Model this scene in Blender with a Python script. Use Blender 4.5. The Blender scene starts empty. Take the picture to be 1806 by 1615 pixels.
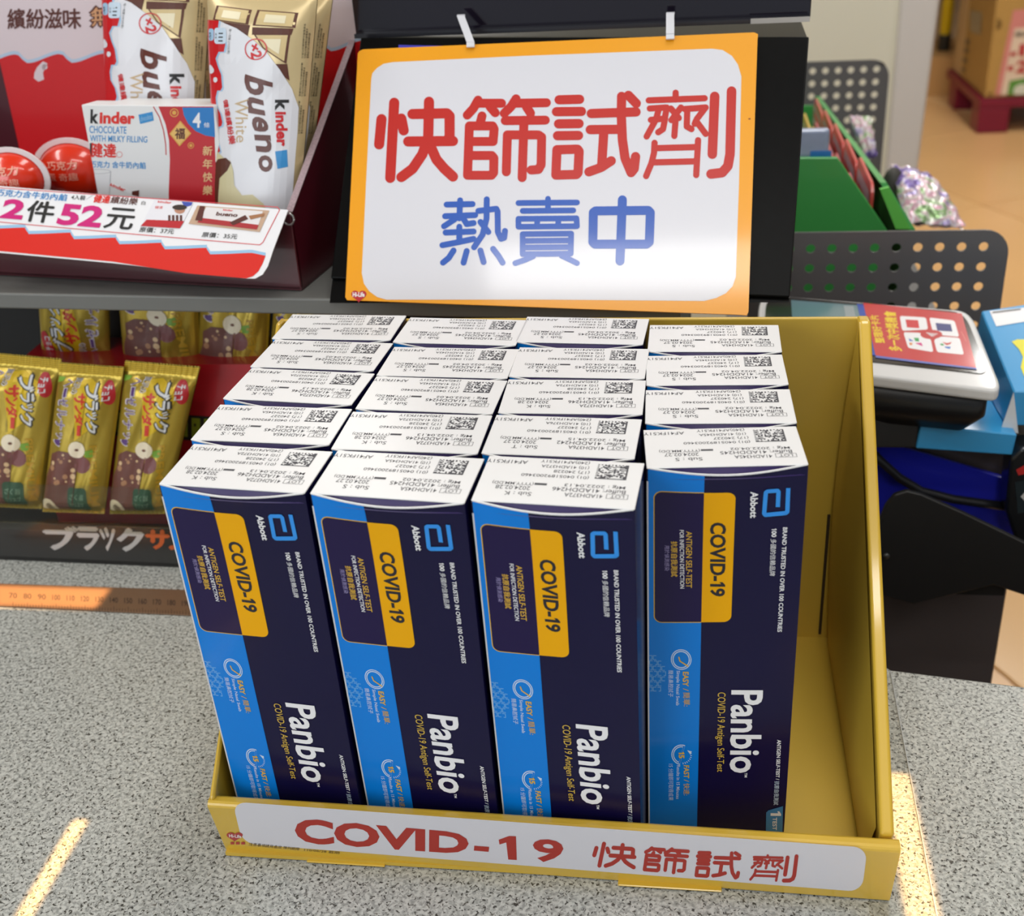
import bpy, bmesh, math, random
import numpy as np
from mathutils import Matrix, Vector
from mathutils.geometry import delaunay_2d_cdt
random.seed(7)
S = bpy.context.scene
COL = S.collection
# ------------------------------------------------------------------ camera
CP = np.array([0.1778, -0.38135, 0.43101])
CA = [math.radians(a) for a in (61.63441, 3.28487, 7.48439)]
FPX = 2139.12
cd = bpy.data.cameras.new('camera'); cam = bpy.data.objects.new('camera', cd); COL.objects.link(cam)
cam.location = CP; cam.rotation_euler = CA
cd.sensor_fit = 'HORIZONTAL'; cd.sensor_width = 36.0; cd.lens = FPX/1806*36
cd.shift_x = 0.0; cd.shift_y = 0.0; cd.clip_start = 0.01; cd.clip_end = 50
cd.dof.use_dof = True; cd.dof.focus_distance = 0.56; cd.dof.aperture_fstop = 13.0
S.camera = cam
# ------------------------------------------------------------------ light and exposure
S.view_settings.view_transform = 'Standard'; S.view_settings.look = 'None'
S.view_settings.gamma = 1.0; S.view_settings.use_curve_mapping = False
S.view_settings.exposure = -0.04
S.cycles.use_light_tree = False; S.cycles.max_bounces = 6; S.cycles.transparent_max_bounces = 8
W = bpy.data.worlds.new('shop_daylight'); S.world = W; W.use_nodes = True
W.node_tree.nodes['Background'].inputs[0].default_value = (0.86, 0.93, 1.0, 1)
W.node_tree.nodes['Background'].inputs[1].default_value = 0.36
def area(name, loc, tgt, sx, sy, power, col=(1, 1, 1), spread=180, roll=0.0):
    l = bpy.data.lights.new(name, 'AREA'); l.shape = 'RECTANGLE'; l.size = sx; l.size_y = sy
    l.energy = power; l.color = col; l.spread = math.radians(spread)
    o = bpy.data.objects.new(name, l); COL.objects.link(o); o.location = loc
    o.rotation_euler = (Vector(tgt)-Vector(loc)).to_track_quat('-Z', 'Y').to_euler()
    if roll: o.rotation_euler.rotate_axis('Z', roll)
    return o
# fluorescent rows on the ceiling; last crosswise tube added for edge highlights
for x, y, sx, sy, e in ((-1.5, 0.1, .35, 1.5, 15), (0.35, 0.6, .35, 1.3, 13), (1.9, 0.1, .35, 1.5, 15), (-0.6, 3.0, .35, 1.5, 34), (1.5, 3.6, .35, 1.5, 44), (0.2, -2.0, .35, 1.5, 15), (0.35, -0.80, 1.3, .12, 7)):
    area('ceiling_tube_light', (x, y, 1.86), (x, y+.0001, 0), sx, sy, e, (1.0, 0.985, 0.95))
# soft fill added behind the camera to the left, brightening the box fronts
area('front_fill_light', (-1.7, -2.5, 0.9), (0, 0.2, 0.1), 1.8, 1.5, 34, (0.9, 0.96, 1.0))
# narrow overhead beams added to shape the warm light patches on the counter
area('added_warm_beam', (-0.117, -0.055, 1.8), (-0.117, -0.0549, 0.0), 0.0062, 0.165, 0.017, (1.0, 0.52, 0.14), 0.25)
area('added_warm_beam', (0.2815, -0.01, 1.8), (0.2815, -0.0099, 0.0), 0.013, 0.196, 0.034, (1.0, 0.55, 0.20), 0.25)
area('added_warm_beam', (-0.236, 0.213, 1.8), (-0.2359, 0.213, 0.0), 0.095, 0.021, 0.042, (1.0, 0.58, 0.25), 0.3)
# ------------------------------------------------------------------ picture rays onto real planes
def rotm(a):
    return np.array(Matrix.Rotation(a[2], 3, 'Z') @ Matrix.Rotation(a[1], 3, 'Y') @ Matrix.Rotation(a[0], 3, 'X'))
RM = rotm(CA)
def ray(px, py): return RM @ np.array([(px-903)/FPX, -(py-807.5)/FPX, -1.0])
def at(px, py, ax, val):
    d = ray(px, py); return CP + d*((val-CP[ax])/d[ax])
def proj(P):
    q = RM.T @ (np.asarray(P, float)-CP); return 903+FPX*q[0]/-q[2], 807.5-FPX*q[1]/-q[2]
def unit(v): v = np.asarray(v, float); return v/np.linalg.norm(v)
class Frame:
    def __init__(s, O, U, V):
        s.O = np.asarray(O, float); s.U = unit(U); V = np.asarray(V, float)
        s.N = unit(np.cross(s.U, V)); s.V = np.cross(s.N, s.U)
    def px(s, x, y):
        d = ray(x, y); t = ((s.O-CP)@s.N)/(d@s.N); q = CP+d*t-s.O
        return (q@s.U, q@s.V)
    def w(s, u, v, n=0.0): return s.O+s.U*u+s.V*v+s.N*n
    def mat(s):
        m = Matrix.Identity(4)
        for i in range(3):
            m[i][0] = s.U[i]; m[i][1] = s.V[i]; m[i][2] = s.N[i]; m[i][3] = s.O[i]
        return m
    def shift(s, n): return Frame(s.O+s.N*n, s.U, s.V)
# ------------------------------------------------------------------ materials
def lin(h):
    if isinstance(h, str):
        h = h.lstrip('#'); c = [int(h[i:i+2], 16)/255 for i in (0, 2, 4)]
    else: c = h
    return tuple(((x/12.92) if x <= .04045 else ((x+.055)/1.055)**2.4) for x in c)+(1,)
MATS = {}
def mat(h, rough=0.45, metal=0.0, coat=0.0, noise=0.0, scale=40, bump=0.0, name=None, spec=0.5, trans=0.0):
    k = (h, rough, metal, coat, noise, scale, bump, spec, trans)
    if k in MATS: return MATS[k]
    m = bpy.data.materials.new(name or 'finish_'+h.strip('#')); m.use_nodes = True
    nt = m.node_tree; b = nt.nodes['Principled BSDF']
    c = lin(h); b.inputs['Base Color'].default_value = c
    b.inputs['Roughness'].default_value = rough; b.inputs['Metallic'].default_value = metal
    b.inputs['Coat Weight'].default_value = coat; b.inputs['Coat Roughness'].default_value = 0.08
    b.inputs['Specular IOR Level'].default_value = spec
    b.inputs['Transmission Weight'].default_value = trans
    if noise or bump:
        tc = nt.nodes.new('ShaderNodeTexCoord'); n = nt.nodes.new('ShaderNodeTexNoise')
        n.inputs['Scale'].default_value = scale; n.inputs['Detail'].default_value = 5
        nt.links.new(tc.outputs['Object'], n.inputs['Vector'])
        if noise:
            r = nt.nodes.new('ShaderNodeMapRange'); r.inputs[3].default_value = 1-noise; r.inputs[4].default_value = 1+noise
            nt.links.new(n.outputs['Fac'], r.inputs[0])
            mx = nt.nodes.new('ShaderNodeMix'); mx.data_type = 'RGBA'; mx.blend_type = 'MULTIPLY'
            mx.inputs[0].default_value = 1; mx.inputs[6].default_value = c
            nt.links.new(r.outputs[0], mx.inputs[7]); nt.links.new(mx.outputs[2], b.inputs['Base Color'])
        if bump:
            bp = nt.nodes.new('ShaderNodeBump'); bp.inputs['Strength'].default_value = bump
            bp.inputs['Distance'].default_value = 0.001
            nt.links.new(n.outputs['Fac'], bp.inputs['Height']); nt.links.new(bp.outputs[0], b.inputs['Normal'])
    MATS[k] = m; return m
def clear(name, tint='#ffffff', alpha=0.25, rough=0.06):
    m = bpy.data.materials.new(name); m.use_nodes = True; nt = m.node_tree
    for n in list(nt.nodes): nt.nodes.remove(n)
    o = nt.nodes.new('ShaderNodeOutputMaterial'); t = nt.nodes.new('ShaderNodeBsdfTransparent')
    t.inputs[0].default_value = lin(tint)
    fr = nt.nodes.new('ShaderNodeLayerWeight'); fr.inputs[0].default_value = .5
    pw = nt.nodes.new('ShaderNodeMath'); pw.operation = 'POWER'; pw.inputs[1].default_value = 3.5
    ad = nt.nodes.new('ShaderNodeMath'); ad.operation = 'MULTIPLY_ADD'; ad.inputs[1].default_value = .4; ad.inputs[2].default_value = alpha; ad.use_clamp = True
    mx = nt.nodes.new('ShaderNodeMixShader'); g = nt.nodes.new('ShaderNodeBsdfGlossy'); g.inputs['Roughness'].default_value = rough
    nt.links.new(fr.outputs['Facing'], pw.inputs[0]); nt.links.new(pw.outputs[0], ad.inputs[0]); nt.links.new(ad.outputs[0], mx.inputs[0])
    nt.links.new(t.outputs[0], mx.inputs[1]); nt.links.new(g.outputs[0], mx.inputs[2]); nt.links.new(mx.outputs[0], o.inputs[0])
    return m
# ------------------------------------------------------------------ object helpers
def link(o, parent=None, M=None):
    COL.objects.link(o)
    if parent is not None: o.parent = parent
    if M is not None: o.matrix_world = M if parent is None else M
    return o
def tag(o, label=None, cat=None, group=None, kind=None):
    if label: o['label'] = label
    if cat: o['category'] = cat
    if group: o['group'] = group
    if kind: o['kind'] = kind
    return o
def thing(name, label, cat, loc=(0, 0, 0), rz=0.0, group=None):
    o = bpy.data.objects.new(name, None); o.empty_display_size = .02; COL.objects.link(o)
    o.location = loc; o.rotation_euler = (0, 0, rz)
    return tag(o, label, cat, group)
def put(name, me, parent=None, M=None):
    """link a mesh whose vertices are in frame M (world) under parent"""
    o = bpy.data.objects.new(name, me); COL.objects.link(o)
    if M is None: M = Matrix.Identity(4)
    if parent is not None:
        o.parent = parent
        pm = wm(parent)
        o.matrix_parent_inverse = Matrix.Identity(4)
        o.matrix_basis = pm.inverted() @ M
    else: o.matrix_basis = M
    return o
def wm(o):
    m = o.matrix_basis.copy()
    p = o.parent
    while p is not None: m = p.matrix_basis @ m; p = p.parent
    return m
class MB:
    def __init__(s): s.v = []; s.f = []; s.m = []; s.mats = []; s.sm = []
    def mi(s, m):
        if m not in s.mats: s.mats.append(m)
        return s.mats.index(m)
    def add(s, vs, fs, m, smooth=False):
        b = len(s.v); s.v += [tuple(map(float, q)) for q in vs]; k = s.mi(m)
        for f in fs: s.f.append([b+i for i in f]); s.m.append(k); s.sm.append(smooth)
        return s
    def box(s, x0, x1, y0, y1, z0, z1, m):
        v = [(x, y, z) for z in (z0, z1) for y in (y0, y1) for x in (x0, x1)]
        return s.add(v, [(0, 2, 3, 1), (4, 5, 7, 6), (0, 1, 5, 4), (2, 6, 7, 3), (0, 4, 6, 2), (1, 3, 7, 5)], m)
    def prism(s, poly, w0, w1, m, msd=None):
        """poly of 3d points at bottom; offset vectors w0,w1"""
        n = len(poly); a = [np.asarray(p, float)+w0 for p in poly]; b = [np.asarray(p, float)+w1 for p in poly]
        s.add(a+b, [list(range(n))[::-1], list(range(n, 2*n))], m)
        s.add(a+b, [(i, (i+1) % n, n+(i+1) % n, n+i) for i in range(n)], msd or m)
        return s
    def tube(s, path, r, m, n=10, caps=True, flat=1.0):
        P = [np.asarray(p, float) for p in path]; rings = []
        for i, p in enumerate(P):
            d = unit(P[min(i+1, len(P)-1)]-P[max(i-1, 0)])
            up = np.array([0, 0, 1.]) if abs(d[2]) < .9 else np.array([1., 0, 0])
            a = unit(np.cross(d, up)); b = np.cross(a, d)
            rr = r[i] if isinstance(r, (list, tuple)) else r
            rings.append([p+a*math.cos(t)*rr+b*math.sin(t)*rr*flat for t in [2*math.pi*k/n for k in range(n)]])
        vs = [q for R in rings for q in R]; fs = []
        for i in range(len(P)-1):
            for k in range(n): fs.append((i*n+k, i*n+(k+1) % n, (i+1)*n+(k+1) % n, (i+1)*n+k))
        if caps: fs += [list(range(n))[::-1], [(len(P)-1)*n+k for k in range(n)]]
        return s.add(vs, fs, m, True)
    def grid(s, fn, nu, nv, m, smooth=True):
        vs = [fn(i/nu, j/nv) for j in range(nv+1) for i in range(nu+1)]
        fs = [(j*(nu+1)+i, j*(nu+1)+i+1, (j+1)*(nu+1)+i+1, (j+1)*(nu+1)+i) for j in range(nv) for i in range(nu)]
        return s.add(vs, fs, m, smooth)
    def mesh(s, name='mesh'):
        me = bpy.data.meshes.new(name); me.from_pydata(s.v, [], s.f)
        for m in s.mats: me.materials.append(m)
        me.polygons.foreach_set('material_index', s.m); me.polygons.foreach_set('use_smooth', s.sm)
        me.update(); return me
def bevel(me, w, seg=2, ang=30):
    bm = bmesh.new(); bm.from_mesh(me); bmesh.ops.remove_doubles(bm, verts=bm.verts, dist=1e-6)
    bmesh.ops.recalc_face_normals(bm, faces=bm.faces)
    es = [e for e in bm.edges if len(e.link_faces) == 2 and e.calc_face_angle(0) > math.radians(ang)]
    bmesh.ops.bevel(bm, geom=es, offset=w, segments=seg, affect='EDGES', profile=.5)
    for f in bm.faces: f.smooth = False
    bm.to_mesh(me); bm.free(); me.update(); return me
# ------------------------------------------------------------------ flat print
TXT = {}
def union(polys):
    """merge overlapping polygons into one flat triangulation"""
    vs, fs = [], []
    for p in polys:
        if abs(sum(p[i][0]*p[(i+1) % len(p)][1]-p[(i+1) % len(p)][0]*p[i][1] for i in range(len(p)))) < 2e-4: continue
        if sum(p[i][0]*p[(i+1) % len(p)][1]-p[(i+1) % len(p)][0]*p[i][1] for i in range(len(p))) < 0: p = p[::-1]
        fs.append(list(range(len(vs), len(vs)+len(p)))); vs += [Vector(q) for q in p]
    r = delaunay_2d_cdt(vs, [], fs, 0, 1e-6, True)
    return [tuple(v) for v in r[0]], [tuple(f) for f, o in zip(r[2], r[5]) if len(o)]
def glyphs(s, off=0.0, shear=0.0, fb=0.0):
    k = (s, off, shear, fb)
    if k in TXT: return TXT[k]
    if fb:
        g, f, sz = glyphs(s, off, shear); ar = sz[1]/sz[0]; ps = []
        for dx, dy in ((-fb, 0), (fb, 0), (0, -fb), (0, fb)):
            ps += [[((g[i][0]+dx*ar)*10/ar, (g[i][1]+dy)*10) for i in t] for t in f]
        v, ff = union(ps); v = np.array(v)/10; v[:, 0] *= ar
        TXT[k] = (v, ff, sz); return TXT[k]
    cu = bpy.data.curves.new('lettering', 'FONT'); cu.body = s; cu.size = 1; cu.offset = off; cu.resolution_u = 3; cu.shear = shear
    o = bpy.data.objects.new('lettering', cu); COL.objects.link(o); bpy.context.view_layer.update()
    me = bpy.data.meshes.new_from_object(o.evaluated_get(bpy.context.evaluated_depsgraph_get()))
    v = np.array([tuple(q.co)[:2] for q in me.vertices]) if len(me.vertices) else np.zeros((1, 2))
    f = [tuple(p.vertices) for p in me.polygons]
    bpy.data.objects.remove(o); bpy.data.curves.remove(cu); bpy.data.meshes.remove(me)
    mn = v.min(0); mx = v.max(0); TXT[k] = ((v-mn)/np.maximum(mx-mn, 1e-6), f, mx-mn); return TXT[k]
def rr(x0, y0, x1, y1, r, n=5, cs='1111'):
    pts = []
    for k, (cx, cy, a) in enumerate(((x1-r, y1-r, 0), (x0+r, y1-r, 90), (x0+r, y0+r, 180), (x1-r, y0+r, 270))):
        if cs[k] == '0': pts.append((x1 if k in (0, 3) else x0, y1 if k < 2 else y0)); continue
        for i in range(n+1):
            t = math.radians(a+90*i/n); pts.append((cx+r*math.cos(t), cy+r*math.sin(t)))
    return pts
def circ(cx, cy, r, n=20, ry=None, a0=0, a1=360):
    ry = ry or r
    m = n if a1-a0 == 360 else n+1
    return [(cx+r*math.cos(math.radians(a0+(a1-a0)*i/n)), cy+ry*math.sin(math.radians(a0+(a1-a0)*i/n))) for i in range(m)]
def one(P, quad, m, layer=2):
    q = [np.array(p, float) for p in quad]
    def b(x, y): return tuple((q[0]*(1-x)+q[1]*x)*(1-y)+(q[3]*(1-x)+q[2]*x)*y)
    P.poly([b(.42, 1), b(.42, .28), b(.0, .38), b(.0, .18), b(.62, .0), b(1, .0), b(1, 1)][::-1], m, layer)
class Print:
    """flat print authored in picture (or crop) coordinates, mapped onto the plane of the surface that carries it"""
    def __init__(s, mp, crop=(0, 0, 1)): s.mp = mp; s.c = crop; s.v = []; s.f = []; s.m = []; s.mats = []
    def crop(s, x0, y0, k): s.c = (x0, y0, k); return s
    def _add(s, pts, fs, m, layer):
        b = len(s.v); x0, y0, k = s.c
        for x, y in pts:
            u, v = s.mp(x0+x*k, y0+y*k); s.v.append((u, v, layer))
        if m not in s.mats: s.mats.append(m)
        i = s.mats.index(m)
        for f in fs: s.f.append([b+q for q in f]); s.m.append(i)
    def poly(s, pts, m, layer=1): s._add(pts, [list(range(len(pts)))], m, layer)
    def rect(s, x0, y0, x1, y1, m, layer=1): s.poly([(x0, y0), (x1, y0), (x1, y1), (x0, y1)], m, layer)
    def loop(s, outer, inner, m, layer=1):
        n = len(outer); s._add(list(outer)+list(inner), [(i, (i+1) % n, n+(i+1) % n, n+i) for i in range(n)], m, layer)
    def line(s, pts, w, m, layer=1, close=False, cap=True, coll=None):
        """stroke with round joints"""
        P = [np.array(p, float) for p in pts]
        if close: P.append(P[0])
        ps = []
        for a, b in zip(P[:-1], P[1:]):
            d = b-a; L = np.linalg.norm(d)
            if L < 1e-9: continue
            n = np.array([-d[1], d[0]])/L*w/2
            ps.append([tuple(a+n), tuple(b+n), tuple(b-n), tuple(a-n)])
        if cap: ps += [circ(p[0], p[1], w/2, 14) for p in P]
        elif len(P) > 2: ps += [circ(p[0], p[1], w/2, 10) for p in P[1:-1]]
        if coll is not None: coll += ps; return
        s.merged(ps, m, layer)
    def merged(s, ps, m, layer):
        if len(ps) == 1: s.poly(ps[0], m, layer); return
        v, f = union(ps); s._add(v, f, m, layer)
    def text(s, t, quad, m, layer=2, off=0.0, fb=0.0, shear=0.0):
        """quad TL,TR,BR,BL in reading order; ink box of the string fills it"""
        g, f, sz = glyphs(t, off, shear, fb); q = [np.array(p, float) for p in quad]
        X = g[:, 0:1]; Y = 1-g[:, 1:2]
        pts = (q[0]*(1-X)+q[1]*X)*(1-Y)+(q[3]*(1-X)+q[2]*X)*Y
        s._add([tuple(p) for p in pts], f, m, layer)
    def tr(s, t, xr0, xr1, y0, y1, w, m, layer=2, w1=None, **k):
        """string read downwards (turned a quarter clockwise): right edge xr0 at y0 to xr1 at y1, width w"""
        w1 = w1 or w
        s.text(t, [(xr0, y0), (xr1, y1), (xr1-w1, y1), (xr0-w, y0)], m, layer, **k)
    def cut(s, step):
        """slice large pieces so that they can follow a curved surface"""
        bm = bmesh.new()
        for v in s.v: bm.verts.new(v)
        bm.verts.ensure_lookup_table()
        for f, m in zip(s.f, s.m):
            try: bm.faces.new([bm.verts[i] for i in f]).material_index = m
            except ValueError: pass
        us = [v[0] for v in s.v]; vs = [v[1] for v in s.v]
        for ax, (lo, hi), st in ((0, (min(us), max(us)), step[0]), (1, (min(vs), max(vs)), step[1])):
            x = math.floor(lo/st)*st+st
            while x < hi:
                co = [0, 0, 0]; no = [0, 0, 0]; co[ax] = x; no[ax] = 1
                bmesh.ops.bisect_plane(bm, geom=bm.verts[:]+bm.edges[:]+bm.faces[:], plane_co=co, plane_no=no, dist=1e-9); x += st
        bm.verts.index_update()
        s.v = [tuple(v.co) for v in bm.verts]; s.f = [[v.index for v in f.verts] for f in bm.faces]; s.m = [f.material_index for f in bm.faces]
        bm.free(); return s
    def mesh(s, fn=None, eps=0.00006, name='printing', flip=None):
        fn = fn or (lambda u, v, n: (u, v, n))
        vs = [fn(u, v, l*eps) for u, v, l in s.v]
        me = bpy.data.meshes.new(name); me.from_pydata(vs, [], s.f)
        for m in s.mats: me.materials.append(m)
        me.polygons.foreach_set('material_index', s.m); me.update(); return me
def homog(src, dst):
    A = []; b = []
    for (x, y), (u, v) in zip(src, dst):
        A += [[x, y, 1, 0, 0, 0, -u*x, -u*y], [0, 0, 0, x, y, 1, -v*x, -v*y]]; b += [u, v]
    h = np.append(np.linalg.solve(np.array(A, float), np.array(b, float)), 1).reshape(3, 3)
    def f(x, y):
        q = h@np.array([x, y, 1.]); return q[0]/q[2], q[1]/q[2]
    return f
def reparent(c, p):
    m = wm(c); c.parent = p; c.matrix_parent_inverse = Matrix.Identity(4); c.matrix_basis = wm(p).inverted() @ m
WHITE = mat('#e9e9ea', .35, name='white_board'); BLACK = mat('#111113', .35)
# ================================================================== SETTING
FZ = -0.85
def terrazzo():
    m = bpy.data.materials.new('speckled_laminate'); m.use_nodes = True; nt = m.node_tree; b = nt.nodes['Principled BSDF']
    b.inputs['Roughness'].default_value = .32; b.inputs['Specular IOR Level'].default_value = .45
    tc = nt.nodes.new('ShaderNodeTexCoord')
    def noise(sc, det, lo, hi, c0, c1, dist=0.0):
        n = nt.nodes.new('ShaderNodeTexNoise'); n.inputs['Scale'].default_value = sc; n.inputs['Detail'].default_value = det
        n.inputs['Distortion'].default_value = dist
        nt.links.new(tc.outputs['Object'], n.inputs['Vector'])
        r = nt.nodes.new('ShaderNodeValToRGB'); r.color_ramp.elements[0].position = lo; r.color_ramp.elements[1].position = hi
        r.color_ramp.elements[0].color = c0; r.color_ramp.elements[1].color = c1; nt.links.new(n.outputs['Fac'], r.inputs[0]); return r
    base = noise(520, 3, .38, .58, lin('#989a96'), lin('#c6c8c3'), .4)
    spk = noise(640, 2, .585, .64, (1, 1, 1, 1), lin('#5f5d58'), .6)
    spk2 = noise(440, 2, .645, .69, (1, 1, 1, 1), lin('#857f78'), .8)
    big = noise(9, 3, .3, .7, (.93, .93, .93, 1), (1, 1, 1, 1))
    prev = base.outputs[0]
    for r in (spk, spk2, big):
        x = nt.nodes.new('ShaderNodeMix'); x.data_type = 'RGBA'; x.blend_type = 'MULTIPLY'; x.inputs[0].default_value = 1
        nt.links.new(prev, x.inputs[6]); nt.links.new(r.outputs[0], x.inputs[7]); prev = x.outputs[2]
    nt.links.new(prev, b.inputs['Base Color']); return m
mb = MB(); poly = [(-1.3, -.62, 0), (1.3, -.62, 0), (1.3, .010, 0), (.359, .160, 0), (.291, .1705, 0), (.262, .205, 0), (.205, .225, 0), (.205, .56, 0), (-1.3, .56, 0)]
mb.prism(poly, np.array([0, 0, -.035]), np.array([0, 0, 0]), terrazzo())
counter = tag(put('checkout_counter', bevel(mb.mesh(), .0015)), 'grey speckled checkout counter top under the yellow tray', 'counter')
mb = MB(); mb.box(-1.25, 1.1, -.5, -.02, FZ, -.035, mat('#4c4a48', .5))
mb.box(-1.25, .19, -.02, .54, FZ, -.035, mat('#4c4a48', .5))
put('cabinet_body', mb.mesh(), counter)
# floor with its tiles
fl = tag(put('floor', MB().box(-6, 7, -3, 10.5, FZ-.05, FZ-.006, mat('#8d6a3c', .5)).mesh()), kind='structure')
tile_m = [mat(c, .22, noise=.06, scale=3, name='floor_tile_'+c[1:]) for c in ('#e4b67e', '#dfb078', '#e7bc86')]
tm = [bevel(MB().box(-.3975, .3975, -.3975, .3975, -.012, 0, m).mesh(), .002, 1) for m in tile_m]
th = math.radians(28); k = 0
for i in range(-14, 18):
    for j in range(-8, 22):
        x = (i*.8)*math.cos(th)-(j*.8)*math.sin(th); y = (i*.8)*math.sin(th)+(j*.8)*math.cos(th)
        if not (.2 < x < 2.9 and .3 < y < 9): continue
        px, py = proj((x, y, FZ)); 
        if not (1300 < px < 2300): continue
        o = put('floor_tile', tm[(i*7+j*3) % 3], fl, Matrix.Translation((x, y, FZ)) @ Matrix.Rotation(th, 4, 'Z')); k += 1
# ceiling and walls
wallm = mat('#c9c5ba', .7, noise=.03, scale=2)
tag(put('ceiling', MB().box(-6, 7, -3, 10.5, 1.9, 1.95, mat('#dad9d4', .8)).mesh()), kind='structure')
tag(put('wall_back', MB().box(-6, 7, 10.5, 10.6, FZ, 1.95, wallm).mesh()), kind='structure')
tag(put('wall_left', MB().box(-6.1, -6, -3, 10.5, FZ, 1.95, wallm).mesh()), kind='structure')
tag(put('wall_right', MB().box(7, 7.1, -3, 10.5, FZ, 1.95, wallm).mesh()), kind='structure')
# cream partition panel behind the counter
yp = 1.75
A = at(1578, 100, 1, yp); B = at(1552, 400, 1, yp); C2 = at(1652, 30, 1, yp); D2 = at(1604, 400, 1, yp)
def ext(P, Q, z): t = (z-Q[2])/(P[2]-Q[2]); return P[0]*t+Q[0]*(1-t)
mb = MB(); cream = mat('#efebd6', .6, noise=.02, scale=2)
zt = .75
mb.prism([(-1.2, yp, FZ), (ext(A, B, FZ), yp, FZ), (ext(A, B, zt), yp, zt), (-1.2, yp, zt)], np.array([0, 0.0, 0]), np.array([0, .25, 0]), cream)
part = tag(put('partition_panel', mb.mesh()), 'cream partition panel standing behind the perforated rack', 'partition')
mb = MB(); mb.prism([(ext(A, B, FZ), yp-.012, FZ), (ext(C2, D2, FZ), yp-.012, FZ), (ext(C2, D2, zt), yp-.012, zt), (ext(A, B, zt), yp-.012, zt)], np.array([0, 0, 0]), np.array([0, .27, 0]), mat('#e6e0da', .5))
put('edge_trim', bevel(mb.mesh(), .008, 3), part)
# ================================================================== YELLOW DISPLAY TRAY
YEL = mat('#d9b23a', .34, coat=.8, noise=.03, scale=30, bump=.05, name='glossy_yellow_board')
YIN = mat('#cfab3d', .42, noise=.03, scale=30, coat=.15, name='yellow_board_inside'); KRAFT = mat('#6c4f3c', .8)
xl, xr, yf, yb, hb, hl = -.0355, .2668, .0105, .1940, .198, .0392
TRw = .0026; LEAN = .22
tray = thing('display_tray', 'yellow cardboard display tray holding the blue test kit boxes', 'display tray', (.115, .1, .0008))
z0 = .0008
mb = MB(); mb.box(xl, xr, yf, yb, z0, z0+.002, YIN); put('tray_floor', mb.mesh(), tray)
mb = MB(); mb.box(xl, xr-.001, yb, yb+TRw, z0, hb, YIN); put('back_panel', bevel(mb.mesh(), .0008), tray)
def side(xa, xb, name, lab=None):
    P = [(xa, yf+.0045, z0), (xa, yb+TRw, z0), (xa, yb+TRw, hb+.0005), (xa, yb-.006, hb+.001), (xa, yf+.002-LEAN*hl+.003, hl+.0015)]
    mb = MB(); mb.prism(P, np.array([0., 0, 0]), np.array([xb-xa, 0, 0]), YEL); me = bevel(mb.mesh(), .0016, 4); put(name, me, tray)
side(xl, xl+TRw, 'side_panel'); side(xr-.0060, xr, 'side_panel')
# folded inner leaf of the right side panel, slightly sprung away from the wall
mb = MB()
def leaf(s, t):
    y = yf+.004+(yb-.012-yf)*t; top = hl+(hb-hl)*t-.002
    return (xr-.0064-.0040*math.sin(math.pi*s)*(.4+.6*t)-.002*(1-s), y, z0+.003+(top-z0-.003)*s)
mb.grid(leaf, 10, 12, YIN); put('inner_flap', mb.mesh(), tray)
# dark strip painted as the shade inside the back right corner gap
mb = MB(); mb.box(xr-.013, xr-.0115, yb-.0014, yb-.0004, .006, .085, mat('#3b2b12', .8)); put('corner_gap_shade', mb.mesh(), tray)
# front lip
yA, yB = yf+.0028, yf-.0024; LEAN = .22
def lipx(t, z): return (xl-.0005+(xr+.002-xl)*t, yA+(yB-yA)*t, z)
lb = []
mb = MB(); th_ = .0066
prof = [(0, z0), (0, hl-.0024), (.0004, hl-.0013), (.0012, hl-.0005), (.0024, hl), (th_-.0016, hl), (th_-.0006, hl-.0005), (th_, hl-.002), (.0022, z0)]
n = 24
vs = []; fs = []
for i in range(n+1):
    t = i/n
    for (dy, z) in prof:
        x, y, _ = lipx(t, 0); zz = z + (.0012*t if z > .02 else 0); vs.append((x, y+dy-LEAN*zz, zz))
L = len(prof)
for i in range(n):
    for k2 in range(L-1): fs.append((i*L+k2, (i+1)*L+k2, (i+1)*L+k2+1, i*L+k2+1))
fs += [tuple(range(L)), tuple(n*L+k2 for k2 in range(L))[::-1]]
mb.add(vs, fs, YEL, True); lip = put('front_lip', mb.mesh(), tray)
for p in lip.data.polygons: p.use_smooth = False
# tabs of the base pushed out under the lip
for (xa, xb) in ((.0045, .042), (.150, .196)):
    mb = MB(); mb.box(xa, xb, yA-.0042+(yB-yA)*(xa/.3), yA, z0, z0+.0009, YEL); put('base_tab', bevel(mb.mesh(), .0003, 1), tray)
LF = Frame((xl, yA, 0), (xr-xl, yB-yA, 0), (0, -LEAN, 1))
RED = mat('#b02a20', .4); P = Print(LF.px)
WL = mat('#dddbe2', .42)
# white label outline in the picture (crop 350,1360 and 950,1360)
TLc = (412, 1414)
def lipq(u, v):   # unit square of the white label -> picture
    q = [np.array(a, float) for a in ((410, 1413), (1530, 1494), (1520, 1572), (428, 1487))]
    return tuple((q[0]*(1-u)+q[1]*u)*(1-v)+(q[3]*(1-u)+q[2]*u)*v)
def rru(rx, ry, n=6):
    pts = []
    for cx, cy, a in ((1-rx, 1-ry, 0), (rx, 1-ry, 90), (rx, ry, 180), (1-rx, ry, 270)):
        for i in range(n+1):
            t = math.radians(a+90*i/n); pts.append((cx+rx*math.cos(t), cy+ry*math.sin(t)))
    return pts
P.poly([lipq(u, v) for u, v in rru(.022, .28)], WL, 1)
P.crop(350, 1360, 650/1806)
P.text('COVID', [(468, 224), (1326, 300), (1322, 406), (478, 348)], RED, 2, off=.04)
P.text('-', [(1352, 362), (1425, 368), (1422, 392), (1350, 386)], RED, 2, off=.03)
one(P, [(1468, 312), (1556, 316), (1560, 432), (1488, 428)], RED, 2)
P.text('9', [(1640, 325), (1790, 337), (1785, 448), (1636, 438)], RED, 2, off=.03)
DK = mat('#5a4a30', .6)
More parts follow.
